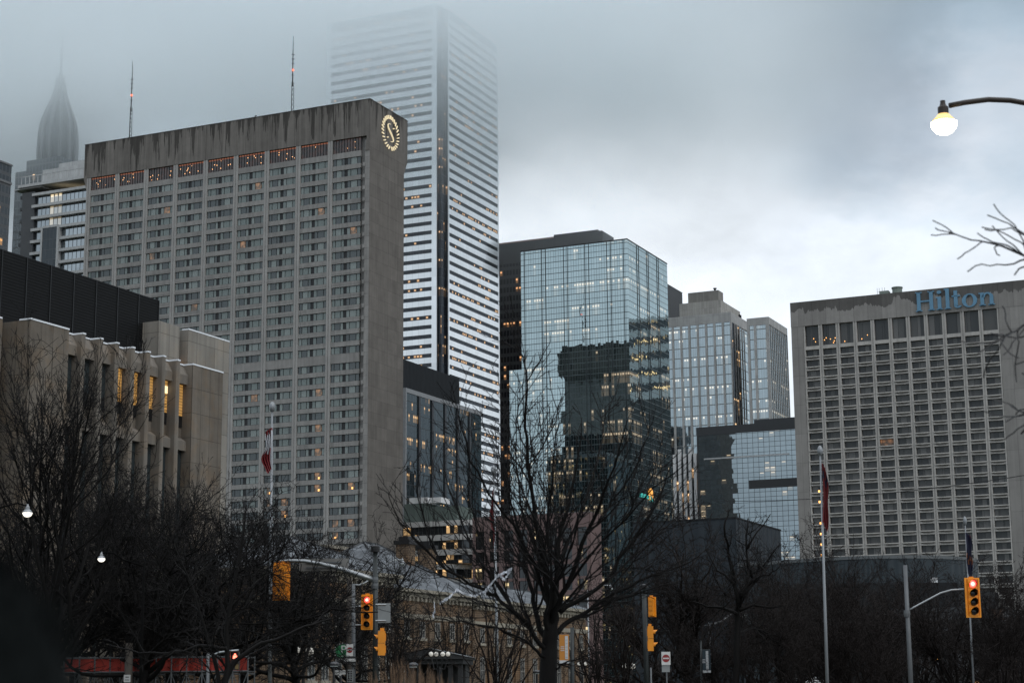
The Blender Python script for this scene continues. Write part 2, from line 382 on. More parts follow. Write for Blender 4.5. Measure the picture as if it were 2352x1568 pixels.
# ================================================================== the slab hotel with the wreath emblem
def slab_hotel():
    fr = Frame(850, 228, 407); H = fr.h
    a = -fr.hit(196, 330).x; D = 18.6
    T = bthing('hotel_tower', 'tall brown concrete slab hotel with a round S wreath emblem on its overhanging top', 'hotel', fr)
    zp = fr.hit(838, 312).z; zr = fr.hit(800, 349).z
    conc = stone('hotel_concrete', (.226, .220, .212), 9.2, 2.75, .3, .35)
    top = stone('hotel_parapet', (.142, .132, .121), 2.3, 30, .3, .5, 0, (zp - 1, H + .1, .72, .55))
    side = stone('hotel_side_panels', (.135, .124, .113), 4.6, 3.0, .3, .3)
    x0 = -a + .9; xe = fr.hit(838, 400).x; nb = 9; pw = 1.25
    zA = fr.hit(800, 370).z; zB = fr.hit(800, 802).z; zC = fr.hit(800, 840).z; zD = fr.hit(800, 1228).z
    dz1 = (zA - zB) / 16; dz2 = (zC - zD) / 14
    rows = [zA - dz1 * i for i in range(17)] + [zC - dz2 * i for i in range(19)]
    bw = (xe - x0 - pw) / nb
    w = MB()
    w.box(x0, -.05, .95, D - 1.5, 0, zp, 0)                                   # core
    w.box(xe - .05, -.05, 0.12, .949, 0, zp - 1.0, 0)                    # corner pier
    pst = stone('pier_concrete', (.285, .278, .268), 0, 0, .25, .4)
    for i in range(nb):
        xa = x0 + bw * i; MB().box(xa, xa + pw * .44, 0, .949, 0, zp - .01).box(xa + pw * .44, xa + pw * .56, .12, .949, 0, zp - .01).box(xa + pw * .56, xa + pw, 0, .949, 0, zp - .01).build('pier', pst, T)
    wh = dz1 * .60
    edges = [zr] + [z for z in rows]
    zprev = zr - .2                                                    # spandrels between the rows
    prev_bottom = zr
    for z in rows:
        zt = z + wh / 2
        for i in range(nb): w.box(x0 + bw * i + pw, x0 + bw * (i + 1) + .01, .12, .95, zt, prev_bottom, 0)
        prev_bottom = z - wh / 2
    for i in range(nb): w.box(x0 + bw * i + pw, x0 + bw * (i + 1) + .01, .12, .95, 0, prev_bottom, 0)
    for z in rows: w.box(xe - .6, xe + .05, .0, .2, z - wh / 2 - .9, z - wh / 2, 0)   # rounded spandrel returns at the corner
    w.build('wall', conc, T)
    MB().box(-.049, -.005, .14, D - 1.48, 0, zp - .01).build('side_wall', side, T)
    p = MB(); ch = 3.4                                                 # overhanging parapet with splayed undersides at both ends
    zl = fr.hit(200, 400).z
    prof = [(-a, H), (-a, zp - .2), (x0, zp - .2 - ch), (x0, zp + .0), (xe, zp), (xe + .6, zp - .6), (-1.6, zp - 3.4), (-.9, zp - 6.2), (0, zp - 3.0), (0, H)]
    Mx = Matrix(((1, 0, 0, 0), (0, 0, 1, -.05), (0, 1, 0, 0), (0, 0, 0, 1)))
    def ribbon(poly, y0, y1):
        n = len(p.v); k = len(poly)
        for y in (y0, y1):
            for x, z in poly: p.v.append((x, y, z))
        p.f.append(tuple(n + i for i in range(k))); p.m.append(0)
        p.f.append(tuple(n + k + i for i in reversed(range(k)))); p.m.append(0)
        for i in range(k):
            j = (i + 1) % k; p.f.append((n + j, n + i, n + k + i, n + k + j)); p.m.append(0)
    ribbon([(-a, H), (-a, zp), (0, zp), (0, H)], -.05, D + .3)
    ribbon([(-a, zp - .01), (x0 - .01, zp - 3.2), (x0 - .01, zp - .01)], -.05, D + .3)
    ribbon([(xe + .5, zp - .01), (-1.2, zp - 3.6), (-.06, zp - 3.6), (-.06, zp - .01)], -.05, .1)
    nb_ = len(p.v); p.v += [(x, y, z) for x in (x0, -.02) for y, z in ((D - 1.47, zp - .01), (D + .29, zp - .01), (D + .29, zp - 1.6), (D - 1.47, zp - 5.2))]
    for q in ((0, 1, 2, 3), (7, 6, 5, 4), (1, 5, 6, 2), (2, 6, 7, 3)): p.f.append(tuple(nb_ + i for i in q)); p.m.append(0)
    for i in range(1, 9): p.box(x0 + bw * i + .3, x0 + bw * i + .62, -.1, .0, zp, H - .02)
    p.box(-a - .06, .06, -.11, D + .36, H, H + .22)
    p.build('parapet', top, T)
    # windows: a strip of six panes to the bay
    PM = [pane('drawn_curtain', (.105, .13, .122), .03), pane('dark_room', (.018, .024, .026), .04), pane('half_lit_room', (.09, .055, .03), .04, (1, .48, .2), .28),
          pane('lit_room', (.2, .12, .06), .04, (1., .58, .25), .9), M_darkframe, pane('pale_curtain', (.15, .175, .165), .035), glowmat('bedside_lamp', (1, .5, .14), 2.2)]
    gw = bw - pw
    def strip(rng, low):
        m = MB(); m.box(0, gw, .80, .86, 0, wh, 4)
        wd_ = [.12, .20, .105, .095, .12, .235, .125]; x = .0
        pc = rng.choice((.25, .15)) if low else rng.choice((.5, .7, .85))
        lit = None
        for k, f in enumerate(wd_):
            ww = f * gw
            if k == 3: x += ww; continue
            q = rng.random()
            c = 0 if q < pc - .22 else 5 if q < pc else 1
            if k in (1, 5):
                if rng.random() < (.075 if not low else .12): c = 2
                if rng.random() < (.012 if not low else .04): c = 3
                if rng.random() < .18: c = 1
            m.box(x + .09, x + ww - .09, .70, .795, .09, wh - .10, c)
            if c in (2, 3) and rng.random() < (.3 if not low else .55): lx = x + ww * rng.uniform(.3, .7); m.box(lx, lx + .38, .64, .69, .15, .62, 6)
            x += ww
        return m
    rng = random.Random(3)
    hi = [strip(rng, False) for _ in range(44)]; lo = [strip(rng, True) for _ in range(20)]
    hm = [s_.mesh('window', PM) for s_ in hi]; lm = [s_.mesh('window', PM) for s_ in lo]
    rest = MB(); cnt = 0
    for i in reversed(range(nb)):
        for r_, z in enumerate(rows[:32]):
            low = r_ > 24 + (i - 5) * .6
            k = rng.randrange(len(lm) if low else len(hm)); off = (x0 + bw * i + pw, -.34, z - wh / 2)
            if cnt < 99 and r_ < 32: link('window', (lm if low else hm)[k], T, off); cnt += 1
            else: rest.add((lo if low else hi)[k], off)
    tag(rest.build('window', PM, T), kind='stuff')
    # restaurant floor under the parapet
    rm = [pane('restaurant_glass', (.03, .02, .018), .03, (1, .25, .1), .03), M_darkframe, glowmat('restaurant_bulb', (1, .5, .22), 2.2), glowmat('ceiling_glow', (1, .3, .12), .22)]
    for i in range(nb):
        m = MB(); xx = x0 + bw * i + pw; hh = zp - zr
        m.box(0, gw, .78, .85, 0, hh, 0)
        for k in range(11): m.box(gw * k / 10 - .06, gw * k / 10 + .06, .66, .775, 0, hh, 1)
        if i < 8 and i != 2: m.box(.1, gw - .1, .745, .77, hh - .42, hh - .12, 3)
        for k in range((6, 9, 7, 8, 7, 6, 6, 1, 3)[i]):
            bx = rng.uniform(.3, gw - .5); bz = rng.uniform(.4, hh - .7); m.box(bx, bx + .16, .71, .745, bz, bz + .2, 2)
        m.build('window', rm, T, loc=(xx, -.34, zr))
    # emblem: S inside a wreath of slanting leaves, on the side of the parapet
    c = fr.hit(895, 306, 'side', .0); e = MB(); Ro = abs(fr.hit(895, 267, 'side').z - fr.hit(895, 346, 'side').z) / 2
    def P2(y, z, d): return (d, c.y + y, c.z + z)
    n = 28
    for k in range(n):
        a0 = 2 * math.pi * (k + .5) / n
        lft = math.sin(a0 + math.pi / 2) ; 
        r0, r1 = Ro * .79, Ro * 1.0; sk = .10 * (1 if math.cos(a0) > 0 else -1); wd_ = .036
        q = [(r0, a0 - wd_), (r0, a0 + wd_ * .8), (r1, a0 + wd_ + sk), (r1, a0 - wd_ * .8 + sk)]
        pts = [(r * math.cos(b), r * math.sin(b)) for r, b in q]
        M3 = Matrix(((0, 0, 1, .12), (1, 0, 0, c.y), (0, 1, 0, c.z), (0, 0, 0, 1)))
        e.prism(pts, 0, .25, 0, M3)
    e.build('emblem_wreath', M_gold_lit, T)
    s_ = MB(); pts = []
    for k in range(41):
        f = k / 40; ang = f * 2 * math.pi
        pts.append((.32 * Ro * -math.sin(ang) * (1.0) * (1 if True else 1), Ro * .50 * math.cos(f * math.pi)))
    pts = [P2(-x * -1.0, z, .3) for x, z in pts]
    rad = [.06 + .17 * math.sin(math.pi * k / 40) ** 1.5 for k in range(41)]
    s_.tube(pts, rad, 8); s_.lathe([(.01, -.2), (.32, 0), (.01, .2)], 8, 0, P2(.34 * Ro, .34 * Ro, .3)); s_.lathe([(.01, -.2), (.32, 0), (.01, .2)], 8, 0, P2(-.34 * Ro, -.34 * Ro, .3))
    s_.build('emblem_letter', M_gold_lit, T, True)
    # roof
    MB().quad([(-a + .3, .3, H - .6), (-.3, .3, H - .6), (-.3, D, H - .6), (-a + .3, D, H - .6)]).build('roof', M_roofgrey, T)
    v_ = MB(); pv = fr.hit(563, 272); v_.tube([(pv.x, 4, H - .5), (pv.x + .1, 4, H + 1.6), (pv.x + .35, 4, H + 2.1), (pv.x + .7, 4, H + 2.0)], .14, 5)
    q = fr.hit(255, 320); v_.tube([(q.x, 3, H - .5), (q.x, 3, H + 1.0)], .22, 5); v_.tube([(q.x + .9, 3, H - .5), (q.x + .9, 3, H + .7)], .25, 5)
    v_.build('vent_pipe', M_darkframe, T)
    for i in range(4):
        MB().box(-14.5 - i * 18, -11 - i * 18, 8, 13, H - .6, H + .9).build('roof_unit', M_roofgrey, T)
slab_hotel()
antenna('dark lattice antenna with a red beacon on the left end of the slab hotel', 299, 312, 140, 447)
antenna('dark lattice antenna with a red beacon on the middle of the slab hotel', 671, 252, 84, 421)

# ================================================================== white banded tower that goes up into the cloud
def banded_face(m, x0, x1, z0, z1, fh, face, m0=0, m1=1, rec=.35):
    n = int((z1 - z0) / fh)
    for i in range(n):
        z = z0 + fh * i; zs = z + fh * .58
        if face == 'front': m.box(x0, x1, 0, rec, z, zs, m0)
        else: m.box(-rec, 0, x0, x1, z, zs, m0)
def white_tower():
    fr = Frame(1016, 20, 800); H = 322
    T = bthing('office_tower', 'very tall white banded office tower whose top dissolves into low cloud', 'skyscraper', fr)
    a = 62.3; b = 61.1
    nf = fr.hit(1003, 700).x; nr = fr.hit(1030, 700, 'side').y; ne = fr.hit(752, 400).x
    gl = curtain('band_glass', 1.55, 4.42, (.5, .55, .6), .05, (.016, .018, .022), .26, .40, .03, .01, es=.8, litcol=(1, .58, .27), seed=2.2, run=7, glow=.15)
    core = MB().box(-a + .3, -.0 + nf + .02, .4, b - .4, 0, H - 1); core.box(nf, -.4, nr - .05, b - .4, 0, H - 1)
    core.build('window_band', gl, T)
    cgl = curtain('corner_glass', 1.0, 4.42, (.4, .45, .5), .03, (.012, .014, .018), .3, .35, .05, .03, es=.9, litcol=(1, .6, .3), seed=4.2, run=2, glow=.15)
    MB().box(nf + .02, -1.3, 1.3, nr - .06, 0, H - 1).build('corner_notch', cgl, T)
    wp = bpy.data.materials.new('white_panel'); t = NT(wp); v = t.obj(); X = t.xyz(v); h = t.M('DIVIDE', t.M('SUBTRACT', X[0], X[1]), 3.1)
    cell = t.white(t.M('FLOOR', h), t.M('FLOOR', t.M('DIVIDE', X[2], 4.42)), 1.0)[0]
    j = t.M('LESS_THAN', t.M('FRACT', h), .035); k = t.M('MULTIPLY', t.M('ADD', .93, t.M('MULTIPLY', cell, .12)), t.M('SUBTRACT', 1, t.M('MULTIPLY', j, .35)))
    sc = t.n('ShaderNodeVectorMath', operation='SCALE'); sc.inputs[0].default_value = (.86, .90, .93); t.set(sc.inputs['Scale'], k)
    pb = t.pbsdf(sc.outputs[0], .18, .5, None, .8); pb.inputs['Coat Weight'].default_value = .6; pb.inputs['Coat Roughness'].default_value = .05; t.out(pb.outputs[0])
    m = MB(); fh = 4.42; pier = 2.6
    banded_face(m, -a + pier, nf - pier, 0, H, fh, 'front'); banded_face(m, nr + pier * .4, b - 1.0, 0, H, fh, 'side')
    m.box(nf - pier, nf, -.03, .38, 0, H); m.box(-a, -a + pier, -.03, .38, 0, H); m.box(-.38, .03, nr, nr + pier * .4, 0, H); m.box(-.38, .03, b - 1.0, b, 0, H)
    m.box(-a, nf, .41, b, H - .9, H)
    m.build('spandrel_bands', wp, T)
white_tower()

def simple_tower(name, label, cat, fr, a, b, mats_, H=None, z0=0, part='glass_wall'):
    T = bthing(name, label, cat, fr); H = H or fr.h
    MB().box(-a, 0, 0, b, z0, H).build(part, mats_, T); return T

# ================================================================== blue glass office tower in the middle
def glass_tower():
    fr = Frame(1440, 550, 554); H = fr.h; a = 37.0; b = 37.2
    T = bthing('office_tower', 'blue mirror glass office tower with fine square grid and dark reflections in its lower half', 'office tower', fr)
    gl = curtain('blue_mirror_glass', .88, 3.75, (.62, .78, .82), .50, (.012, .02, .022), .26, .6, .10, .06, (.05, .07, .075), 0, (1, .80, .55), .95, 6.1, .0062, .25, .01, 11, .25, .5)
    MB().box(-a, 0, 0, b, 0, H).build('glass_wall', gl, T)
    q = fr.hit(1168, 900); qz = fr.hit(1190, 848).z
    MB().box(q.x, -a - .02, .8, b - 3, 0, qz).build('side_wing', gl, T)
    d = MB()
    n = 28
    for k in (1, 5.6, 6.6, 11.4, 12.4, 17, 18, 22.7, 23.7, 27):          # the paired dark verticals
        x = -a + a * k / 28; d.box(x - .09, x + .09, -.12, -.004, 0, H - .02)
    for y in (8.4, 10, 17.5, 19, 27, 28.5): d.box(.004, .12, y - .08, y + .08, 0, H - .02)
    d.build('mullion', mat('mullion_dark', (.02, .025, .028), .4, .5), T)
    MB().box(-a - .1, .1, -.14, b + .1, H, H + .35).build('roof', M_darkframe, T)
    MB().box(-a + 5, -6, 8, b - 6, H + .36, H + 2.2).build('roof_unit', M_roofgrey, T)
    # a round orange and teal lit sign inside the glass, low down
    c = fr.hit(1494, 1140, 'side', .1)
    sg = MB(); M3 = Matrix(((0, 0, 1, .16), (1, 0, 0, c.y), (0, 1, 0, c.z), (0, 0, 0, 1)))
    sg.prism([(1.9 * math.cos(k * .2618), 1.9 * math.sin(k * .2618) + .8) for k in range(24)], 0, .2, 0, M3)
    for yy, ww, hh in ((-3.2, 1.4, 1.1), (-5.2, 1.3, 1.3), (-7, 1.2, 1.0), (-8.6, 1.0, 1.2)): sg.prism([(yy, -.9), (yy + ww, -.9), (yy + ww, -.9 + hh), (yy, -.9 + hh)], 0, .2, 1, M3)
    sg.prism([(-.9, -.7), (1.6, -1.6), (1.9, -.9), (-.6, .2)], .21, .3, 1, M3)
    sg.build('lit_sign', [glowmat('sign_orange', (1, .42, .05), 1.3), glowmat('sign_teal', (.05, .75, .65), .6)], T)
glass_tower()

# dark tower behind it, with a pale-edged roof
fr = Frame(1350, 533, 900)
T = bthing('office_tower', 'black grid office tower behind the blue glass tower, its wide dark roof showing above', 'office tower', fr)
MD = curtain('black_grid_glass', 1.8, 4.6, (.25, .28, .3), .03, (.012, .012, .014), .30, .42, .28, .40, (.010, .011, .013), 0, (1, .5, .22), 1.0, 3.7, .012, .3, .05, 3)
aL = -fr.hit(1100, 560).x; zt = fr.hit(1160, 607).z
MB().box(-aL, 0, 0, 46, 0, zt).build('glass_wall', MD, T)
MB().box(-aL - .05, .05, -.05, 46, zt, fr.h - 1).build('mechanical_floor', mat('black_cladding', (.016, .017, .019), .6), T)
MB().box(-aL - .2, .2, -.2, 34.2, fr.h - 1, fr.h - .3).build('roof_edge', mat('salmon_coping', (.33, .22, .2), .7), T)
p0 = fr.hit(1280, 552); p1 = fr.hit(1385, 540)
MB().box(p0.x, p1.x - 1, -4.6, -.3, zt - 3, fr.h - .6).box(p1.x - 12, p1.x + 1.2, -4.4, 12, zt - 3.2, fr.h - 1.3).build('penthouse', mat('black_penthouse', (.012, .012, .013), .6), T)
fr = Frame(1500, 634, 1000)
T = bthing('office_tower', 'plain black ribbed tower peeking out right of the blue glass tower', 'office tower', fr)
bb = fr.hit(1567, 672, 'side').y
MB().box(-20, 0, 0, bb, 0, fr.h).build('wall', sheeting('black_ribs', (.014, .015, .017), 1.2), T)
MB().box(-20.1, .1, -.1, bb + .1, fr.h, fr.h + .4).build('roof', M_black, T)

# ================================================================== stone and glass tower, stepped in plan
def stone_tower():
    fr = Frame(1678, 716, 820); H = fr.h; f2 = Frame(1765, 727, 806); s = 1.206
    T = bthing('office_tower', 'grey stone and glass office tower with stepped plan and blocky rooftop plant', 'office tower', fr)
    st = stone('tower_stone', (.35, .35, .345), 2.9, 3.9, .2, .25)
    gl = curtain('tower_glass', 1.2, 4.6, (.60, .72, .78), .46, (.02, .03, .035), .40, .55, .05, .08, (.12, .12, .115), .0, (1, .88, .68), 1.2, 9.4, .008, .12, .02, 20, .2)
    dk = curtain('tower_dark_glass', 1.3, 3.9, (.35, .4, .44), .06, (.012, .014, .016), .3, .35, .05, .05, (.02, .02, .022), 0, (1, .62, .3), 2, 7.4, .01, .2, .02, 4)
    a = 41.; b = 36.; g = MB().box(-a, -.35, .35, b, 0, H - 4.6); g.build('glass_wall', gl, T)
    p = fr.loc(f2.O); x2 = p.x; y2 = p.y; H2 = f2.h; b2 = f2.hit(1808, 752, 'side').y
    x1 = x2 - 10.4
    MB().box(-.34, -.05, 1.4, y2 + 20, 0, H - 4.6).build('recessed_glass', dk, T)
    MB().box(x1, x2 - .3, y2 + .3, y2 + b2, 0, H2 - 3.5).build('wing_glass', gl, T)
    w = MB(); w.box(-a - .1, 0, 0, .34, H - 4.6, H); w.box(-.6, .05, .35, b, H - 4.6, H); w.box(-a, -.6, .36, b, H - 4.59, H - .4)
    nw = 10; pit = a / nw
    for i in range(nw + 1): w.box(-a + pit * i - .5, -a + pit * i + .5 if i < nw else 0, 0, .34, 0, H - 4.6)
    w.box(-.6, .02, .35, 1.4, 0, H - 4.6)
    for y in (4.6, 8.2, 11.8, 15.4, 19.): w.box(-.04, .35, y, y + .8, 0, H - 4.6)
    w.box(x1, x2, y2, y2 + .3, H2 - 3.5, H2); w.box(x2 - .3, x2, y2 + .3, y2 + b2, H2 - 3.5, H2); w.box(x1, x2 - .3, y2 + .3, y2 + b2, H2 - 3.49, H2 - .2)
    for xx in (x1, x1 + 3.2, x2 - 1.5): w.box(xx, xx + (1.5 if xx > x1 + 4 else 1.2), y2, y2 + .3, 0, H2 - 3.5)
    k = int(b2 / 2.9)
    for i in range(k + 1): w.box(x2 - .3, x2 + .02, y2 + .3 + i * (b2 - .7) / k - (0 if i else 0), y2 + .3 + i * (b2 - .7) / k + .4, 0, H2 - 3.5)
    w.build('stone_frame', st, T)
    pm = stone('plant_room', (.33, .32, .30), 1.2, 9, .2, .2)
    q0 = fr.hit(1560, 692, 'front', 3).x; q1 = fr.hit(1655, 690, 'front', 3).x; zq = fr.hit(1640, 690, 'front', 3).z
    MB().box(q0, q1, 3, 33, H - .4, zq).build('penthouse', pm, T)
    q0 = fr.hit(1580, 672, 'front', 5).x; q1 = fr.hit(1650, 668, 'front', 5).x; zz_ = fr.hit(1640, 667, 'front', 5).z
    MB().box(q0, q1, 5, 12, zq - .01, zz_).build('penthouse', stone('upper_plant', (.22, .21, .195), .8, 9, .2, .2), T)
    v_ = MB(); v_.lathe([(.5, 0), (.5, .9), (.9, .9), (.9, 1.3)], 8, 0, (q1 - 2, 6, zz_)); v_.lathe([(.4, 0), (.4, 1.2), (.8, 1.2), (.8, 1.6)], 8, 0, (q1 - 1.2, 14, zq)); v_.build('vent', M_darkframe, T)
    v_ = MB(); 
    for yy in (20, 22): v_.lathe([(.4, 0), (.4, 3.2)], 6, 0, (-2.0, yy, H - .41))
    v_.build('flue', M_darkframe, T)
stone_tower()

# ================================================================== right-hand hotel: deep grid of windows
def serif(word, h):
    """heavy serif letters cut as blocks, one mesh for the word; x runs right, z up"""
    m = MB(); x = 0.; D = .35
    def bx(x0, x1, z0, z1): m.box(x0, x1, -D, 0, z0, z1)
    def ring(cx, cz, rx, rz, tx, tz, a0=0, a1=2 * math.pi, n=28):
        for k in range(n):
            p, q = a0 + (a1 - a0) * k / n, a0 + (a1 - a0) * (k + 1) / n
            P = [(cx + rx * math.cos(p), cz + rz * math.sin(p)), (cx + rx * math.cos(q), cz + rz * math.sin(q)), (cx + (rx - tx) * math.cos(q), cz + (rz - tz) * math.sin(q)), (cx + (rx - tx) * math.cos(p), cz + (rz - tz) * math.sin(p))]
            M3 = Matrix(((1, 0, 0, 0), (0, 0, -1, 0), (0, 1, 0, 0), (0, 0, 0, 1)))
            m.prism(P, .0, D, 0, M3)
    st = h * .145; sf = h * .055; xh = h * .66
    for c in word:
        if c == 'H':
            for o in (0, h * .5): bx(x + sf + o, x + sf + st + o, 0, h); bx(x + o, x + 2 * sf + st + o, 0, sf); bx(x + o, x + 2 * sf + st + o, h - sf, h)
            bx(x + sf + st, x + sf + h * .5, h * .47, h * .47 + h * .075); x += h * .5 + st + 2 * sf + h * .07
        elif c in 'il':
            hh = xh if c == 'i' else h * 1.04
            bx(x + sf, x + sf + st, 0, hh); bx(x, x + 2 * sf + st, 0, sf); bx(x, x + sf, hh - sf * 1.2, hh)
            if c == 'i': ring(x + sf + st / 2, h * .9, st * .62, st * .62, st * .6, st * .6, n=14)
            x += st + 2 * sf + h * .07
        elif c == 't':
            bx(x + sf, x + sf + st, h * .12, h * .9); bx(x - sf * .5, x + sf * 3 + st, xh - sf * 1.3, xh); ring(x + sf + st * 1.05, h * .15, st * 1.05, h * .15, st * .85, sf * 1.2, math.pi, 1.9 * math.pi, 10)
            x += st + sf * 3 + h * .06
        elif c == 'o':
            rx = h * .30; ring(x + rx, xh / 2, rx, xh / 2 + .02 * h, st * 1.05, sf * 1.1); x += 2 * rx + h * .07
        elif c == 'n':
            bx(x + sf, x + sf + st, 0, xh); bx(x, x + 2 * sf + st, 0, sf); bx(x, x + sf, xh - sf * 1.2, xh)
            o = h * .36; bx(x + sf + o, x + sf + st + o, 0, xh * .62); bx(x + o, x + 2 * sf + st + o, 0, sf)
            ring(x + sf + st + (o - st) / 2 + st * .18, xh * .62, (o - st) / 2 + st * .85, xh * .38, st * .9, sf * 1.5, 0, math.pi, 14)
            x += o + st + 2 * sf + h * .06
    return m, x

def grid_hotel():
    fr = Frame(2500, 628, 400); H = fr.h
    a = -fr.hit(1815, 700).x
    T = bthing('hotel_tower', 'beige concrete hotel with deep square window grid and large blue serif letters on top', 'hotel', fr)
    us = [1846, 1884.5, 1927.5, 1968, 2008.5, 2049.5, 2091, 2131.5, 2172.5, 2214.5, 2255.5, 2295]
    X0 = fr.hit(us[0], 800).x; X1 = fr.hit(us[-1], 735).x; nb = 11
    xs = [X0 + (X1 - X0) * i / nb for i in range(nb + 1)]
    zT = fr.hit(1860, 757).z; zTb = fr.hit(1860, 795).z
    z1 = fr.hit(1860, 803).z; z2 = fr.hit(1880, 1262).z; nr_ = 20; dz = (z1 - z2) / 19; wh = dz * .64
    conc = stone('hotel_beige', (.225, .217, .206), 3.6, 7, .22, .25)
    grid = stone('grid_concrete', (.375, .362, .342), 0, 0, .3, .35)
    topm = stone('hotel_beige_top', (.225, .217, .206), 3.4, 8, .22, .25, 0, (H - 3.4, H + .1, .68, .22), .35, .2)
    w = MB(); w.box(-a, 0, 1.0, 60, 0, H)
    w.box(-a, X0, 0, .99, 0, zT + 1); w.box(X1, 0, 0, .99, 0, zT + 1)
    w.build('wall', conc, T)
    MB().box(-a - .04, .04, -.04, .985, zT + 1.01, H + .02).build('parapet', topm, T)
    MB().box(-a + .2, -.2, 1.1, 59, H + .01, H + .2).build('roof', M_roofgrey, T)
    g = MB(); pw = (xs[1] - xs[0]) * .20
    nlow = 6
    zbot = z1 - dz * (nr_ + nlow)
    for i, x in enumerate(xs):
        g.box(x - pw / 2, x - .16, .02, .985, zbot, zT + .99); g.box(x + .16, x + pw / 2, .02, .985, zbot, zT + .99); g.box(x - .16, x + .16, .2, .985, zbot, zT + .99)
    zsp = []
    rows = [z1 - dz * i for i in range(nr_ + nlow)]
    top_of = zTb
    for r_, z in enumerate(rows):
        zt = z + 0; sb = z - wh; ss_ = z - dz                        # window from sb to z, spandrel ss_..sb
        for i in range(nb):
            xa, xb = xs[i] + pw / 2 + .002, xs[i + 1] - pw / 2 - .002; ww = xb - xa; cxx = (xa + xb) / 2
            g.box(xa, xb, -.12, .985, sb - dz * .10, sb)                                 # sill band
            n = 10; zt_ = sb - dz * .10
            for k in range(n):                                                       # panel below with a bowl-shaped hollow under the sill
                p0 = math.pi * k / n; p1 = math.pi * (k + 1) / n
                ax, az = cxx - ww * .46 * math.cos(p0), zt_ - dz * .20 * math.sin(p0); bx_, bz = cxx - ww * .46 * math.cos(p1), zt_ - dz * .20 * math.sin(p1)
                g.quad([(ax, .15, ss_), (bx_, .15, ss_), (bx_, .15, bz), (ax, .15, az)]); g.quad([(ax, .15, az), (bx_, .15, bz), (bx_, .72, bz), (ax, .72, az)])
            g.quad([(xa, .15, ss_), (cxx - ww * .46, .15, ss_), (cxx - ww * .46, .15, zt_), (xa, .15, zt_)]); g.quad([(cxx + ww * .46, .15, ss_), (xb, .15, ss_), (xb, .15, zt_), (cxx + ww * .46, .15, zt_)])
            g.quad([(xa, .70, ss_), (xb, .70, ss_), (xb, .70, zt_), (xa, .70, zt_)]); g.quad([(xa, .15, ss_), (xa, .95, ss_), (xb, .95, ss_), (xb, .15, ss_)])
    for i in range(nb): g.box(xs[i] + pw / 2, xs[i + 1] - pw / 2, .05, .985, z1 + .001, zTb)
    g.build('window_grid', grid, T)
    PM = [pane('smoked_curtain', (.036, .033, .031), .01), pane('smoked_dark', (.010, .010, .011), .006), pane('smoked_lit', (.06, .04, .025), .01, (1, .42, .15), .22), M_darkframe, glowmat('room_lamp', (1, .45, .12), 3), pane('smoked_pale', (.075, .07, .066), .012)]
    rng = random.Random(11); W = xs[1] - xs[0] - pw
    def win(hh, k):
        m = MB(); m.box(0, W, .90, .97, 0, hh, 3); cut = sorted(rng.uniform(.15, .85) for _ in range(2)); xx = [0] + [c_ * W for c_ in cut] + [W]
        for q in range(3): m.box(xx[q] + .04, xx[q + 1] - .04, .86, .895, .05, hh - .05, rng.choice((0, 0, 1, 1, 1, 5)) if k != 1 else 2)
        if k == 2: m.box(W * .45, W * .45 + .4, .80, .855, .1, .6, 4)
        return m
    vs = [win(wh, 0) for _ in range(40)] + [win(wh, 1), win(wh, 2), win(wh, 2)]; vm = [m.mesh('window', PM) for m in vs]
    rest = MB(); cnt = 0
    for i in reversed(range(nb)):
        for r_, z in enumerate(rows):
            k = rng.randrange(40)
            if (i, r_) in ((4, 9),): k = 40
            if i == 0 and r_ in (13, 14, 16, 17, 18, 19): k = 41
            if rng.random() < .006: k = 42
            off = (xs[i] + pw / 2, 0, z - wh)
            if cnt < 89 and r_ < 24: link('window', vm[k], T, off); cnt += 1
            else: rest.add(vs[k], off)
    tag(rest.build('window', PM, T), kind='stuff')
    for i in range(nb):
        m = win(zT + .9 - zTb - .05, 0)
        if i < 4:
            for q in range((2, 6, 1, 2)[i]): bx_ = rng.uniform(.2, W - .4); bz = rng.uniform(.3, 2.2); m.box(bx_, bx_ + .16, .80, .855, bz, bz + .2, 4)
        m.build('window', PM, T, loc=(xs[i] + pw / 2, 0, zTb + .02))
    p0 = fr.hit(2105, 717); p1 = fr.hit(2290, 703); hh = fr.hit(2110, 672).z - p0.z
    m, wdt = serif('Hilton', hh); k = (p1.x - p0.x) / wdt
    for i, q in enumerate(m.v): m.v[i] = (p0.x + q[0] * k, q[1] - .18, p0.z + q[2] * 1.0)
    m.build('sign_letters', mat('sign_blue', (.085, .21, .32), .35, 0, .25, .6), T)
    q = fr.hit(2030, 665, 'front', 3); u_ = MB()
    u_.lathe([(1.2, 0), (1.2, 1.6), (1.35, 1.6), (1.35, 1.9)], 14, 0, (q.x + 3.2, 3, H)); u_.box(q.x - 1, q.x + 1.2, 2.5, 4.5, H, H + 1.3)
    for dx in (-1.6, -1.1, -.4, .2): u_.tube([(q.x + dx, 3, H), (q.x + dx, 3, H + 2.2)], .05, 4)
    u_.tube([(q.x - 1.6, 3, H + 1.2), (q.x, 3, H + 1.2)], .05, 4)
    u_.build('roof_unit', mat('weathered_copper', (.16, .19, .17), .7), T)
grid_hotel()

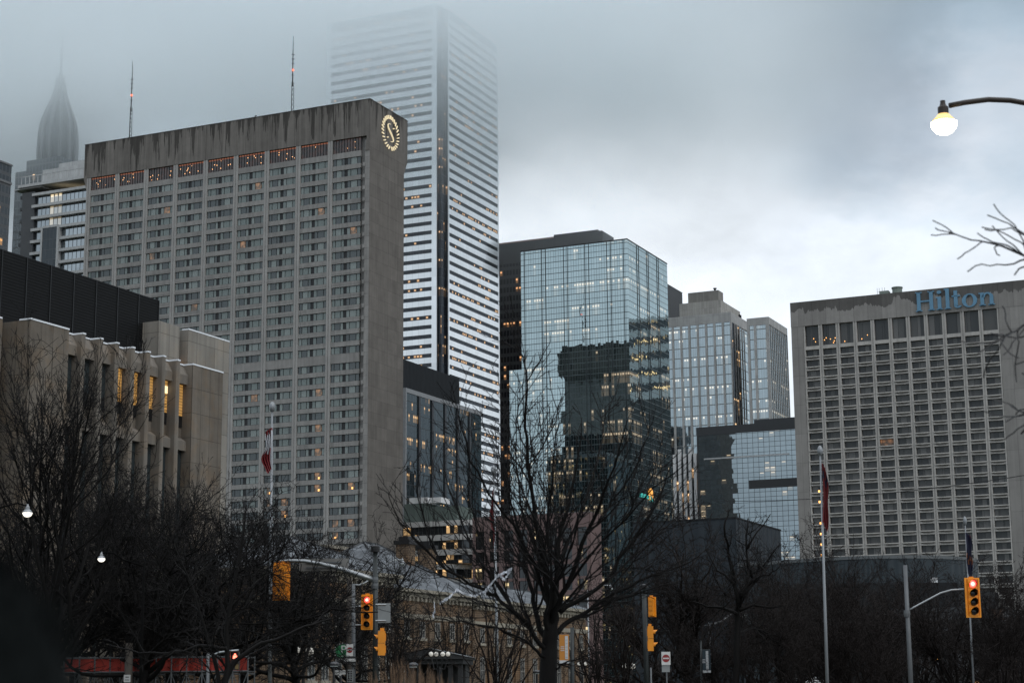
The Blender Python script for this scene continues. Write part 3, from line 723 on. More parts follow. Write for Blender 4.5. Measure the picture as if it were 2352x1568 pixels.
# ================================================================== black office block with lit floors, between the slab hotel and the trees
def dark_office():
    fr = Frame(931, 890, 478); H = fr.h; b = fr.hit(1105, 945, 'side').y
    T = bthing('office_block', 'black glass office block with many lit floors and a flat black box on its roof', 'office', fr)
    gl = curtain('dark_office_glass', .9, 3.2, (.5, .6, .66), .07, (.012, .018, .021), .36, .45, .16, .06, (.018, .022, .025), .30, (1, .6, .26), .8, 1.9, .01, .35, .03, 9)
    MB().box(-22, 0, .3, b, 0, H - 1.2).build('glass_wall', gl, T)
    fb = mat('dark_column', (.03, .034, .04), .5); m = MB()
    for k in range(1, 6): m.box(-.1, .35, b * k / 6 - .5, b * k / 6 + .5, 0, H - 1.2)
    m.build('column', fb, T)
    MB().box(-22, .2, 0, b, H - 1.2, H).box(-.6, .3, -.3, .28, 0, H - 1.2).build('roof_edge', mat('grey_coping', (.22, .23, .24), .6), T)
    q = fr.hit(1055, 922, 'side', -1.0); zq = fr.hit(1055, 869, 'side', -1.0).z
    MB().box(-21, -1.0, .5, q.y, H, zq).build('penthouse', sheeting('black_ribbed', (.007, .008, .010), .8), T)
dark_office()

# ================================================================== low terrace block with a rounded corner
def terrace_block():
    fr = Frame(1100, 1200, 446); zr = fr.hit(1000, 1185).z
    T = bthing('office_block', 'low office block with pale concrete bands, rounded corner and warm lit ribbon windows', 'office', fr)
    b1 = stone('pale_band', (.46, .455, .445), 0, 0, .25, .4)
    gl = curtain('ribbon_glass', 1.1, 2.2, (.5, .55, .58), .06, (.018, .02, .022), .42, .5, .14, .04, (.03, .03, .03), 0, (1, .62, .28), .8, 8.3, .01, .9, .03, 3)
    xl = fr.hit(915, 1200).x
    def plan(rd, back, x_end, yoff): 
        pts = [(xl, yoff)]
        for k in range(9):
            c = -math.pi / 2 + math.pi / 2 * k / 8; pts.append((x_end - rd + rd * math.cos(c), yoff + rd + rd * math.sin(c)))
        return pts + [(x_end, back), (xl, back)]
    band = MB(); n = 0
    for k, (v0, v1) in enumerate(((1196, 1208), (1228, 1241), (1262, 1275), (1296, 1307), (1329, 1340), (1362, 1374))):
        z1 = fr.hit(1000, v0).z; z0 = fr.hit(1000, v1).z; ext = 0 if k < 3 else -4
        band.prism(plan(6, 24, ext + (0 if k else -.5), 0), z0, z1)
        nz = fr.hit(1000, v0 + 34 - 1).z
        g = MB().prism(plan(5.6, 23.5, ext - .5, .5), nz, z0 - .01); o = g.build('ribbon_window', gl, T)
    band.build('concrete_band', b1, T)
    gp = stone('green_plant_room', (.10, .125, .115), 3, 9, .2, .3); zt = fr.hit(1000, 1150).z; zb = fr.hit(1000, 1196).z
    q0 = fr.hit(980, 1170, 'front', 3).x; q1 = fr.hit(1048, 1170, 'front', 3).x
    MB().box(xl, q0, 3, 12, zb, zt).box(q0 + .01, q1, 3.6, 13, zb, zt - 1).build('plant_room', gp, T)
    MB().box(xl + 1, xl + 6, 4, 9, zt, zt + 1.6).box(xl + 7, xl + 10, 4, 9, zt, zt + 1.4).build('roof_unit', M_white, T)
    r_ = MB()
    r_.tube([(xl + 4, 3.4, zt + 4), (q0 - 2, 3.4, zt + 4.3)], .12, 4)
    for x in (xl + 4, xl + 8, q0 - 2): r_.tube([(x, 3.4, zt), (x, 3.4, zt + 4.2)], .1, 4)
    r_.build('roof_rail', M_steel, T)
terrace_block()

# ================================================================== pink precast block behind the big tree
def pink_block():
    fr = Frame(1352, 1175, 425); H = fr.h; xl = fr.hit(1085, 1190).x; a = -xl
    T = bthing('office_block', 'pink precast block with dark gridded windows half hidden behind the bare central tree', 'office', fr)
    pk = stone('pink_precast', (.17, .122, .117), 3, 3.6, .2, .25); dk = curtain('pink_block_glass', 1.2, 3.6, (.45, .5, .52), .08, (.014, .014, .015), .25, .35, .08, .12, (.03, .025, .024), 0, (1, .75, .4), 1.2, 5.5, .01, .15, .03, 4)
    MB().box(-a, 0, .6, 7, 0, H - .1).build('glass_wall', dk, T)
    w = MB(); n = 8; p = a / n
    for k in range(n + 1): w.box(max(-a, -a + p * k - .6), min(0, -a + p * k + .6), 0, .6, 0, H - 3.4)
    w.box(-a, 0, 0, .6, H - 3.4, H); w.box(0, .3, .3, 7, 0, H)
    nf = int((H - 4) / 3.6)
    for k in range(nf):
        for j in range(n): w.box(-a + p * j + .6, -a + p * (j + 1) - .6, .25, .6, k * 3.6, k * 3.6 + (1.1 if k % 2 else .7))
    w.build('wall', pk, T)
    MB().box(-a + .1, -.1, .7, 7, H - .09, H + .3).build('roof', M_roofgrey, T)
    r_ = MB(); r_.tube([(-a, .4, H + 1.4), (0, .4, H + 1.4)], .06, 4)
    for k in range(17): r_.tube([(-a * k / 16, .4, H), (-a * k / 16, .4, H + 1.4)], .05, 4)
    r_.build('railing', M_steel_dull, T)
pink_block()

# ================================================================== dark glass block beside the grid hotel, and the white-finned one
def glass_block():
    fr = Frame(1905, 955, 502); H = fr.h; xl = fr.hit(1600, 992).x
    T = bthing('office_block', 'low dark glass block with square panes standing left of the grid hotel', 'office', fr)
    gl = curtain('dark_mirror', 1.62, 1.42, (.56, .68, .74), .42, (.014, .02, .024), .16, .4, .07, .08, (.03, .036, .04), 0, (1, .78, .5), .9, 12.5, .010, .3, .012, 3, .15)
    zc = fr.hit(1780, 988).z
    MB().box(xl, 0, 0, 40, 0, zc).build('glass_wall', gl, T)
    MB().box(xl - .1, .1, -.1, 40.1, zc + .001, H - .6).box(fr.hit(1725, 975).x, .1, 3, 38, H - .59, H + .9).build('roof', mat('dark_fascia', (.028, .032, .036), .6), T)
    s_ = MB()
    for v0, v1, x0 in ((1098, 1118, 1720),): s_.box(fr.hit(x0, 1100).x, .05, -.08, -.002, fr.hit(1800, v1).z, fr.hit(1800, v0).z)
    s_.box(xl, xl + .5, -.1, -.002, 0, zc)
    s_.build('fascia_band', mat('dark_fascia_band', (.03, .034, .037), .6), T)
    l_ = MB(); z = fr.hit(1650, 1052).z; l_.box(xl + 2, -12, -.14, -.085, z - .2, z + .2); l_.build('light_strip', mat('pale_trim', (.4, .42, .43), .4), T)
glass_block()
def finned_block():
    fr = Frame(1604, 1040, 535); H = fr.h; xl = fr.hit(1545, 1048).x
    T = bthing('office_block', 'narrow office block with white vertical fins just right of the blue glass tower foot', 'office', fr)
    dk = curtain('fin_block_glass', 1.2, 3.6, (.4, .45, .5), .15, (.012, .014, .016), .35, .4, .05, .2, (.03, .03, .03), 0, (1, .6, .3), 1.6, 2.5, .01, .3, .03, 2)
    MB().box(xl, 0, .7, 3, 0, H).build('glass_wall', dk, T)
    w = MB(); n = 5
    for k in range(n):
        x = xl + (-xl) * (k + .35) / n; w.box(x - .55, x + .35, 0, .7, 0, H + (1.5 if k % 2 else 0))
    w.build('fin', mat('white_fin', (.62, .63, .63), .5), T)
finned_block()
# unseen tower added for its stripes and dark foot mirrored in the blue glass
def far_banded():
    c = Vector((300, 800, 0)); fr = Frame(1300, 900, 500); fr.O = c; fr.h = 192
    T = bthing('office_tower', 'unseen white banded tower added behind the grid hotel for its stripes mirrored in the blue glass', 'office tower', fr)
    MB().box(-77, 0, 0, 40, 150, 192).build('wall', mat('white_cladding', (.62, .64, .65), .5), T); MB().box(-77, 0, -.5, 40, 0, 149.9).build('lower_wall', mat('dark_cladding', (.03, .034, .037), .5), T)
    g = MB()
    for k in range(5): g.box(-77.1, .1, -.1, 40, 154 + k * 8, 158 + k * 8)
    g.build('window_band', curtain('far_band_glass', 2.5, 4.1, (.4, .45, .5), .1, (.02, .02, .022), .5, .5, .1, .05, es=3, seed=31), T)
far_banded()

# ================================================================== grey opera house
def opera():
    fr = Frame(1690, 1190, 300); H = fr.h
    T = bthing('opera_house', 'low slate grey clad theatre with a curved drum, stretching below the grid hotel', 'theatre', fr)
    cl = sheeting('slate_cladding', (.027, .034, .041), 2.4, 'h', .6, .5); cl2 = sheeting('slate_cladding_drum', (.036, .046, .053), .7, 'h', .55, .6); dk = mat('charcoal_brick', (.017, .019, .021), .85, 0, .3, 1.5, 0, None, 1, .2)
    xl = fr.hit(1454, 1195).x; b = fr.hit(1793, 1223, 'side').y
    MB().box(xl, 0, 0, b, 0, H).build('fly_tower', cl, T)
    MB().box(xl - .1, .1, -.1, b + .1, H, H + .25).build('roof', dk, T)
    # drum: rounded slab reaching to the right
    D2 = 275; p0 = fr.loc(at(1780, 1284, D2)); p1 = fr.loc(at(2172, 1300, D2 - 6)); zt = at(1850, 1284, D2).z
    r = 9; x0, y0 = p0.x, p0.y; pts = []
    A0 = at(1700, 1284, D2 + 16); A1 = at(1985, 1281, D2); zt2 = A1.z
    ax = fr.loc(A0); bx = fr.loc(A1); d = (bx - ax); d.z = 0; d.normalize(); nrm = Vector((-d.y, d.x, 0)); e = fr.loc(at(2172, 1297, D2 + 2)); e.z = 0
    L = (Vector((e.x, e.y, 0)) - Vector((ax.x, ax.y, 0))).dot(d); R0 = 16
    P = [Vector((ax.x, ax.y, 0))]
    for k in range(15):
        c = -math.pi / 2 + math.pi * .75 * k / 14
        P.append(Vector((ax.x, ax.y, 0)) + d * (L - R0 + R0 * math.cos(c)) + nrm * (R0 + R0 * math.sin(c)))
    P.append(Vector((ax.x, ax.y, 0)) + nrm * (R0 * 2))
    MB().prism([(p.x, p.y) for p in P], 0, zt2).build('drum', cl2, T)
    C_ = Vector((0, 0, 0))
    for p in P: C_ += p / len(P)
    MB().prism([tuple((p + (p - C_) * .012)[:2]) for p in P], zt2, zt2 + .5).build('drum_roof', mat('lead_edge', (.09, .10, .105), .6), T)
    # lower block in front
    q0 = fr.loc(at(1985, 1340, 250)); q1 = fr.loc(at(2198, 1340, 250)); zz_ = at(2080, 1337, 250).z
    lo = MB(); M3 = None
    def slab(u0, u1, v, D, th, skew=0.0):
        A_ = fr.loc(at(u0, v, D)); B_ = fr.loc(at(u1, v, D + skew)); dd = Vector((B_.x - A_.x, B_.y - A_.y)); nn = Vector((-dd.y, dd.x)).normalized() * th
        lo.prism([(A_.x, A_.y), (B_.x, B_.y), (B_.x + nn.x, B_.y + nn.y), (A_.x + nn.x, A_.y + nn.y)], 0, at((u0 + u1) / 2, v, D).z)
    slab(1830, 2198, 1338, 250, 12); slab(2198.5, 2292, 1350, 250, 10, 12)
    lo.build('lower_block', dk, T)
    k = at(2134, 1330, 249); kb = fr.loc(k); MB().box(kb.x - .4, kb.x + .4, kb.y + 3, kb.y + 3.6, zz_ - .1, zz_ + .75).build('roof_unit', M_white, T)
opera()
def corner_block():
    fr = Frame(2300, 1398, 235); H = fr.h
    T = bthing('shop_building', 'low dark building at the right edge with small warm lights behind the trees', 'building', fr)
    gl = curtain('shop_glass', 1.6, 3.4, (.4, .42, .44), .08, (.012, .012, .013), .45, .32, .2, .25, (.02, .02, .02), 0, (1, .45, .12), 2.0, 17, .01, .2, .04, 2)
    MB().box(-14, 0, 0, 30, 0, H).box(0.01, 30, 14, 30, 0, H - .5).build('wall', gl, T)
    MB().box(-14.2, .2, -.2, 30.2, H, H + .4).build('roof', mat('dark_roof_edge', (.05, .055, .06), .8), T)
corner_block()

# ================================================================== stone law courts with fins, near left
def law_courts():
    D0 = 150; fr = Frame(71, 733.5, D0); H = fr.h
    T = bthing('courthouse_block', 'brown limestone courthouse with tall fins, warm lit slit windows and a black louvred rooftop', 'courthouse', fr)
    st = stone('brown_limestone', (.145, .126, .105), 1.5, 2.4, .4, .4, .35, None, .5); fs = stone('fin_limestone', (.165, .148, .128), 0, 0, .35, .5, .3); gs = stone('grey_limestone', (.23, .215, .19), 1.6, 2.2, .25, .35, .15)
    y = lambda u, v: fr.hit(u, v, 'side').y
    y1 = y(159, 757); y2 = y(443, 836); y3 = y(512, 853); rec = 1.15
    w = MB(); w.box(-16, 0, 0, y1, 0, H); w.box(-16, 0, y2, y3, 0, H); w.box(-16, -rec, y1 + .002, y2 - .002, 0, H)
    w.box(-30, -2.0, -26, -1.2, 0, H + .0)                                    # the block this side of it
    w.build('wall', st, T)
    rb = MB(); ye = y(528, 765); yg0 = fr.hit(413, 752, 'side', -5).y; yg1 = fr.hit(433, 757, 'side', -5).y; ye = fr.hit(527, 777, 'side', -5).y
    ys = fr.hit(366, 745, 'side', -5).y; zr = fr.hit(430, 756, 'side', -5).z
    rb.box(-16, -5, ys, yg0, H - 3, zr); rb.box(-16, -5, yg1, ye, H - 3, zr); rb.box(-16, -5.0, y3 + .01, ye, 0, H - 3.01); rb.box(-16, -6.2, yg0, yg1, H - 3, zr - .4)
    rb.build('stair_tower', gs, T)
    g_ = MB().box(-6.19, -6.1, yg0 + .05, yg1 - .05, H - 1.0, zr - .3); g_.build('window', pane('stair_glass', (.01, .012, .014), .1), T)
    zl0 = fr.hit(420, 838, 'side', -6).z; MB().box(-6.09, -6.0, yg0 + .1, yg1 - .1, H + .2, H + 1.9).build('window', glowmat('stair_light', (1, .5, .16), .9), T)
    # fins
    tips = [y(u, v) for u, v in ((197, 768), (237, 780), (274, 790), (310.5, 800), (346, 810), (381, 819), (414, 828))]
    f = MB(); fw = .42; z_u = H - .0
    zw1 = fr.hit(160, 818, 'side', -rec).z; zw0 = fr.hit(160, 925, 'side', -rec).z; zl1 = fr.hit(160, 985, 'side', -rec).z
    for yt in tips:
        f.prism([(-rec + .01, yt - fw), (-.12, yt - fw), (-.0, yt - fw * .7), (-.0, yt), (-rec + .01, yt)], 0, H)
    f.build('fin', fs, T)
    bays = [y1] + tips; ends = [t_ - fw for t_ in tips] + [y2]
    for a_, b_ in zip(bays, ends):                                           # stone hoods and aprons of each bay
        for zt, zb, dd in ((H - .02, zw1, .62), (zw0 - 1.0, zl1, .6)):
            s_ = MB(); n = 0
            s_.v += [(-rec + .02, a_ + .01, zt), (-rec + .02, b_ - .01, zt), (-rec + dd, b_ - .01, zb + .9), (-rec + dd, a_ + .01, zb + .9), (-rec + dd, a_ + .01, zb), (-rec + dd, b_ - .01, zb), (-rec + .02, b_ - .01, zb), (-rec + .02, a_ + .01, zb)]
            for q in ((0, 3, 2, 1), (3, 4, 5, 2), (4, 7, 6, 5), (0, 7, 4, 3), (1, 2, 5, 6)): s_.f.append(tuple(n + i for i in q)); s_.m.append(0)
            s_.build('window_hood', fs, T)
    dark = pane('slit_dark', (.012, .022, .026), .12); lit = glowmat('slit_lit', (1, .47, .10), .62, (.1, .06, .03)); bl = mat('black_panel', (.01, .01, .011), .4)
    lm = bpy.data.materials.new('slit_lit_blind'); t = NT(lm); v = t.obj(); X = t.xyz(v)
    lam = t.M('ADD', .42, t.M('MULTIPLY', t.M('SINE', t.M('MULTIPLY', X[2], 22.)), .16)); pb = t.pbsdf((.1, .06, .03, 1), .5)
    pb.inputs['Emission Color'].default_value = (1, .52, .13, 1); t.set(pb.inputs['Emission Strength'], t.M('MULTIPLY', lam, t.M('ADD', .35, t.M('MULTIPLY', t.noise(v, .8, 2), .9)))); t.out(pb.outputs[0])
    for i, (a_, b_) in enumerate(zip(bays, ends)):
        for lev, (zt, zb) in enumerate(((zw1, zw0), (zl1, 4.))):
            m = MB(); split = zb + (zt - zb) * .27 if lev == 0 else zb
            m.box(-rec - .06, -rec + .07, a_ + .02, b_ - .02, split, zt, 1 if (lev == 0 and i >= 3) else 0)
            if lev == 0: m.box(-rec - .06, -rec + .08, a_ + .02, b_ - .02, zb, split - .01, 2)
            m.box(-rec + .075, -rec + .14, a_ + .02, a_ + .12, zb, zt, 2); m.box(-rec + .075, -rec + .14, (a_ + b_) / 2 - .05, (a_ + b_) / 2 + .05, zb, zt, 2)
            if i == 6 and lev == 0: m.box(-rec + .15, -rec + .2, b_ - .6, b_ - .15, zt - 1.2, zt - .5, 3)
            m.build('window', [dark, lm, bl, glowmat('slit_lamp', (1, .75, .4), 1.6)], T)
    # snow along the coping
    sn = MB(); e = .14
    def cap(x0, x1, ya, yb, z=H): sn.box(x0, x1, ya, yb, z, z + e)
    cap(-1.2, .05, -.05, y1); cap(-1.2, .05, y2, y3 + .05); cap(-rec - 1.0, -rec + .1, y1, y2)
    for yt in tips: cap(-rec + .1, .03, yt - fw, yt + .03)
    cap(-3, -1.95, -26, -1.3); cap(-5.8, -4.97, yg1, ye, zr)
    sn.build('snow_cap', M_snow, T)
    # louvred penthouse
    off = -7.0; q = fr.hit(365, 690, 'side', off); zb = fr.hit(365, 815, 'side', off).z
    MB().box(-30, off, -30, q.y, min(zb, H - 2), q.z).build('louvred_penthouse', sheeting('black_louvre', (.0055, .006, .0065), .28, 'v', .7, .22), T)
    rb = MB()
    for k in range(16): yy = q.y * (k + .5) / 16 - 4 if k else -2; 
    for k in range(11): yy = -6 + (q.y + 6) * k / 10.; rb.box(off + .001, off + .06, yy - .05, yy + .05, H - 2, q.z)
    rb.build('louvre_joint', M_darkframe, T)
    r_ = MB(); yy1 = fr.hit(290, 668, 'side', off - 4).y
    for zz_ in (.55, 1.1): r_.tube([(off - 3, -20, q.z + zz_), (off - 3, yy1, q.z + zz_)], .035, 4)
    for k in range(14): yy = -20 + (yy1 + 20) * k / 13; r_.tube([(off - 3, yy, q.z - .1), (off - 3, yy, q.z + 1.1)], .035, 4)
    r_.build('railing', M_darkframe, T)
law_courts()

# ================================================================== towers behind the slab hotel on the left
def condo():
    fr = Frame(330, 392, 640); H = fr.h; xl = fr.hit(50, 437).x
    T = bthing('condo_tower', 'pale condominium tower with stacked balcony bands left of the slab hotel', 'apartment tower', fr)
    wh = stone('pale_concrete', (.36, .37, .37), 0, 0, .2, .3); gl = curtain('condo_glass', 1.9, 40, (.66, .75, .8), .42, (.03, .035, .04), .10, .4, .16, .0, (.10, .11, .115), 0, (1, .8, .5), 1.0, 21, .02, .6, .03, 3, .5)
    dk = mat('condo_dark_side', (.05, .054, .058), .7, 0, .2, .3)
    fh = 4.05
    xd = fr.hit(46, 600).x
    zs = [fr.hit(120, 441 + 27.2 * k).z for k in range(8)]; fh = (zs[0] - zs[-1]) / 7
    g = MB(); w = MB(); n = int(zs[0] / fh)
    MB().box(xl + 6, 0, 1.6, 22, 0, H - 2).build('glass_wall', gl, T)
    for k in range(n):
        z = zs[0] - fh * k; w.box(xl + 5, 0, 0, 1.58, z - .45, z + .62)
    w.build('balcony', wh, T)
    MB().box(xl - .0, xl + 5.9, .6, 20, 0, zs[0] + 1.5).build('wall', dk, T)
    s_ = MB()
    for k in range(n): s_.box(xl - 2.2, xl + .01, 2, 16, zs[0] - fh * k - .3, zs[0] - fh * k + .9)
    s_.build('side_balcony', dk, T)
    m = MB(); x1 = fr.hit(98, 560).x; x2 = fr.hit(131, 560).x; z1 = fr.hit(110, 524).z
    m.box(x1, x2, -.3, 1.5, 0, z1); m.build('bay_window', curtain('condo_bay', 1.6, 3.9, (.3, .35, .38), .1, (.02, .024, .027), .05, .3, .1, .06, (.05, .055, .06)), T)
    f_ = MB(); f_.box(x1 - .8, x1, -.5, 1.5, 0, z1); f_.box(x2, x2 + .8, -.5, 1.5, 0, z1); f_.box(x1, x2, -.5, 1.5, z1, z1 + .9); f_.build('bay_frame', wh, T)
    t_ = MB(); t_.box(xl - 1.5, .2, -.6, 22, zs[0] + fh * .72, zs[0] + fh * .95); t_.box(xl - 4, xl + 9, .4, 20, zs[0] + fh * .62, zs[0] + fh * .71); xq = fr.hit(75, 380).x
    t_.box(xl + 4, 0, 2.5, 21, zs[0] + fh * .95 + .01, H + 1.0); t_.box(xq, 0, 6, 20, H + 1.01, fr.hit(100, 378).z); t_.box(xq + 6, 0, 8, 18, fr.hit(100, 378).z, fr.hit(140, 358).z)
    t_.build('penthouse', wh, T)
    r_ = MB(); zt = zs[0] + fh * .95
    for k in range(30): x = xl + (-xl) * k / 29; r_.box(x - .12, x + .12, -.5, -.3, zt, zt + 3.0)
    r_.box(xl, 0, -.52, -.28, zt + 2.9, zt + 3.2); r_.build('pergola', wh, T)
condo()
def far_left():
    fr = Frame(-70, 345, 560); H = fr.h; bR = fr.hit(28, 360, 'side').y
    T = bthing('condo_tower', 'dark apartment tower cut off by the left edge of the view', 'apartment tower', fr)
    gl = curtain('far_left_glass', 1.8, 3.6, (.4, .45, .48), .08, (.03, .033, .036), .10, .3, .2, .34, (.05, .054, .058), 0, (1, .5, .15), .7, 27, .01, .6, .05, 2)
    MB().box(-30, 0, 0, bR, 0, H).build('wall', gl, T)
    m = MB(); m.box(-30.2, .3, -.4, bR + .2, H - 6.4, H - 5.6); m.box(-30.2, .3, -.4, bR + .2, H, H + .6); m.build('roof_edge', mat('grey_edge', (.12, .125, .13), .7), T)
far_left()
def spire_tower():
    D = 860
    def zz_(v): return at(130, v, D).z
    c = at(130, 400, D)
    T = thing('spire_tower', 'ghostly tower with an onion shaped crown and needle spire fading into fog at far left', 'skyscraper', (c.x, D, 0), -PHI)
    k = D / F * 1.03; gl = curtain('spire_glass', 2.0, 4, (.4, .45, .48), .15, (.035, .04, .042), .05, .3, .2, .2, (.06, .065, .07), seed=33); dk = mat('spire_metal', (.05, .056, .06), .5, .3, .2, .1)
    m = MB(); m.box(-52 * k, 44 * k, -44 * k, 44 * k, 0, zz_(375)); m.box(-95 * k, -52.1 * k, -30 * k, 40 * k, 0, zz_(330) - 14); m.build('shaft', gl, T)
    pr = [(47, 375), (48, 340), (46, 305), (41, 282), (34, 265), (25, 245), (17, 228), (11, 210), (7.5, 195), (6, 180)]
    pr = [(r * k * .88, zz_(v)) for r, v in pr]
    MB().lathe(pr, 12).build('crown', dk, T)
    r_ = MB()
    for q in range(12):
        a_ = math.pi * 2 * (q + .5) / 12; r_.tube([((r + .3) * math.cos(a_), (r + .3) * math.sin(a_), z) for r, z in pr], .9, 4)
    r_.build('crown_rib', mat('spire_rib', (.12, .125, .13), .5), T)
    MB().tube([(0, 0, zz_(185)), (0, 0, zz_(140)), (0, 0, zz_(60))], [4 * k, 2.6 * k, 1.2 * k], 8).lathe([(6 * k, zz_(186)), (8 * k, zz_(181)), (6 * k, zz_(177))], 10).build('spire', dk, T)
spire_tower()

# ================================================================== old brick law hall with slate roofs
def old_hall():
    fr = Frame(915, 1349, 190)
    T = bthing('old_hall', 'old tan brick hall with snow dusted slate hip roofs, chimneys and a dentil cornice', 'hall', fr)
    br = stone('tan_brick', (.155, .112, .078), .6, .25, .35, .5, .5); st = stone('sand_stone_trim', (.27, .245, .20), 2, 9, .3, .4)
    sl = bpy.data.materials.new('slate'); t = NT(sl); v = t.obj(); X = t.xyz(v)
    n1 = t.noise(v, .5, 4); cell = t.white(t.M('FLOOR', t.M('DIVIDE', X[1], .3)), t.M('FLOOR', t.M('DIVIDE', X[2], .17)), 1.)[0]
    ln = t.M('LESS_THAN', t.M('FRACT', t.M('DIVIDE', X[2], .34)), .22)
    base = t.mix(cell, (.065, .072, .08, 1), (.12, .13, .14, 1)); base = t.mix(t.M('MULTIPLY', ln, .55), base, (.06, .065, .07, 1))
    base = t.mix(t.M('MULTIPLY', t.ss(t.noise(v, .5, 4), .46, .7), .3), base, (.34, .37, .40, 1)); t.out(t.pbsdf(base, .75, 0, t.bump(cell, .3, .03), .12).outputs[0])
    lead = mat('lead_ridge', (.05, .055, .06), .5, .2)
    def wing(u0, u1, ve, D, depth, vr, hip=5., side=0.0):
        A_ = at(u0, ve, D); f = Frame(u0, ve, D); yb = f.hit(u1, ve + (u1 - u0) * .12, 'side').y; o = fr.loc(f.O); x, y = o.x, o.y; zE = f.h; L = yb
        walls = MB(); corn = MB(); roof = MB(); ridge = MB(); xr = x - depth / 2; f2z = zE + 1.4 * (ve - vr) / F * D
        walls.box(x - depth, x, y, y + L, 0, zE - .9)
        corn.box(x - depth - .3, x + .35, y - .35, y + L + .35, zE - .75, zE - .35); corn.box(x - depth - .6, x + .7, y - .7, y + L + .7, zE - .34, zE)
        corn.box(x - depth - .1, x + .12, y - .12, y + L + .12, zE - 3.0, zE - 2.5); 
        k = int(L / .9)
        for i in range(k): corn.box(x + .001, x + .3, y + i * .9, y + i * .9 + .42, zE - 1.2, zE - .76)
        for i in range(int(depth / .9)): corn.box(x - i * .9 - .42, x - i * .9, y - .3, y - .001, zE - 1.2, zE - .76)
        e = .7; x0, x1_, y0, y1_ = x - depth - e, x + e, y - e, y + L + e; z0 = zE + .005
        h0 = (xr, y + hip, f2z); h1 = (xr, y + max(L - hip, hip + .5), f2z)
        roof.quad([(x1_, y0, z0), (x1_, y1_, z0), h1, h0]); roof.quad([(x0, y1_, z0), (x0, y0, z0), h0, h1]); roof.quad([(x0, y0, z0), (x1_, y0, z0), h0]); roof.quad([(x1_, y1_, z0), (x0, y1_, z0), h1])
        for p, q in (((x1_, y0, z0), h0), ((x1_, y1_, z0), h1), (h0, h1), ((x0, y0, z0), h0)): ridge.tube([p, q], .16, 4)
        walls.build('wall', br, T); corn.build('cornice', st, T); o = roof.build('roof', sl, T); ridge.build('ridge', lead, o)
        return x, y, L, zE
    W1 = wing(700, 905, 1296, 150, 14, 1232, 9); W2 = wing(915, 1085, 1349, 184, 16, 1262, 7); W3 = wing(1090, 1345, 1374, 205, 12, 1340, 5)
    ch = lambda u0, u1, vt, vb, D, x_: (at((u0 + u1) / 2, vb, D), (u1 - u0) / F * D, at((u0 + u1) / 2, vt, D).z)
    for u0, u1, vt, vb, D in ((915, 948, 1240, 1300, 196), (965, 996, 1250, 1312, 204)):
        p = fr.loc(at((u0 + u1) / 2, vb, D)); wd_ = (u1 - u0) / F * D / 2; zt = at(u0, vt, D).z
        o = MB().box(p.x - wd_, p.x + wd_, p.y - wd_, p.y + wd_, p.z - 3, zt - .5).build('chimney', br, T)
        cp = MB(); cp.box(p.x - wd_ - .18, p.x + wd_ + .18, p.y - wd_ - .18, p.y + wd_ + .18, zt - .5, zt - .1); cp.box(p.x - wd_ + .2, p.x + wd_ - .2, p.y - wd_ + .2, p.y + wd_ - .2, zt - .1, zt + .35); cp.build('chimney_cap', M_black, o)
    # sash windows on the avenue side
    wp = [pane('sash_glass', (.02, .022, .022), .04), mat('sash_frame', (.26, .25, .23), .6), pane('sash_lit', (.1, .06, .03), .1, (1, .6, .25), 1.0)]
    for (x, y, L, zE), n in ((W1, 7), (W2, 5), (W3, 9)):
        for i in range(n):
            yy = y + L * (i + .5) / n
            for zs, hh in ((zE - 4.9, 1.7), (zE - 9.4, 3.0)):
                m = MB(); m.box(x + .002, x + .06, yy - .55, yy + .55, zs, zs + hh, 0)
                for q in (-.55, -.04, .47): m.box(x + .061, x + .13, yy + q, yy + q + .08, zs, zs + hh, 1)
                for q in (0, .48, .95): m.box(x + .061, x + .12, yy - .47, yy + .47, zs + (hh - .08) * q, zs + (hh - .08) * q + .08, 1)
                o = m.build('window', wp, T)
                MB().box(x + .003, x + .25, yy - .8, yy + .8, zs - .28, zs - .02).build('sill', st, o)
        if n != 7:
            pil = MB()
            for i in range(n + 1): yy = y + L * i / n; pil.box(x + .002, x + .22, yy - .4, yy + .4, 0, zE - 3.02)
            pil.build('pilaster', br, T)
    # flat-roofed rear block to the left
    f = Frame(755, 1250, 215); o = fr.loc(f.O); MB().box(o.x - 8, o.x, o.y, o.y + 12, 0, f.h - .4).build('rear_block', br, T); MB().box(o.x - 8.3, o.x + .3, o.y - .3, o.y + 12.3, f.h - .39, f.h).build('rear_roof', st, T)
old_hall()

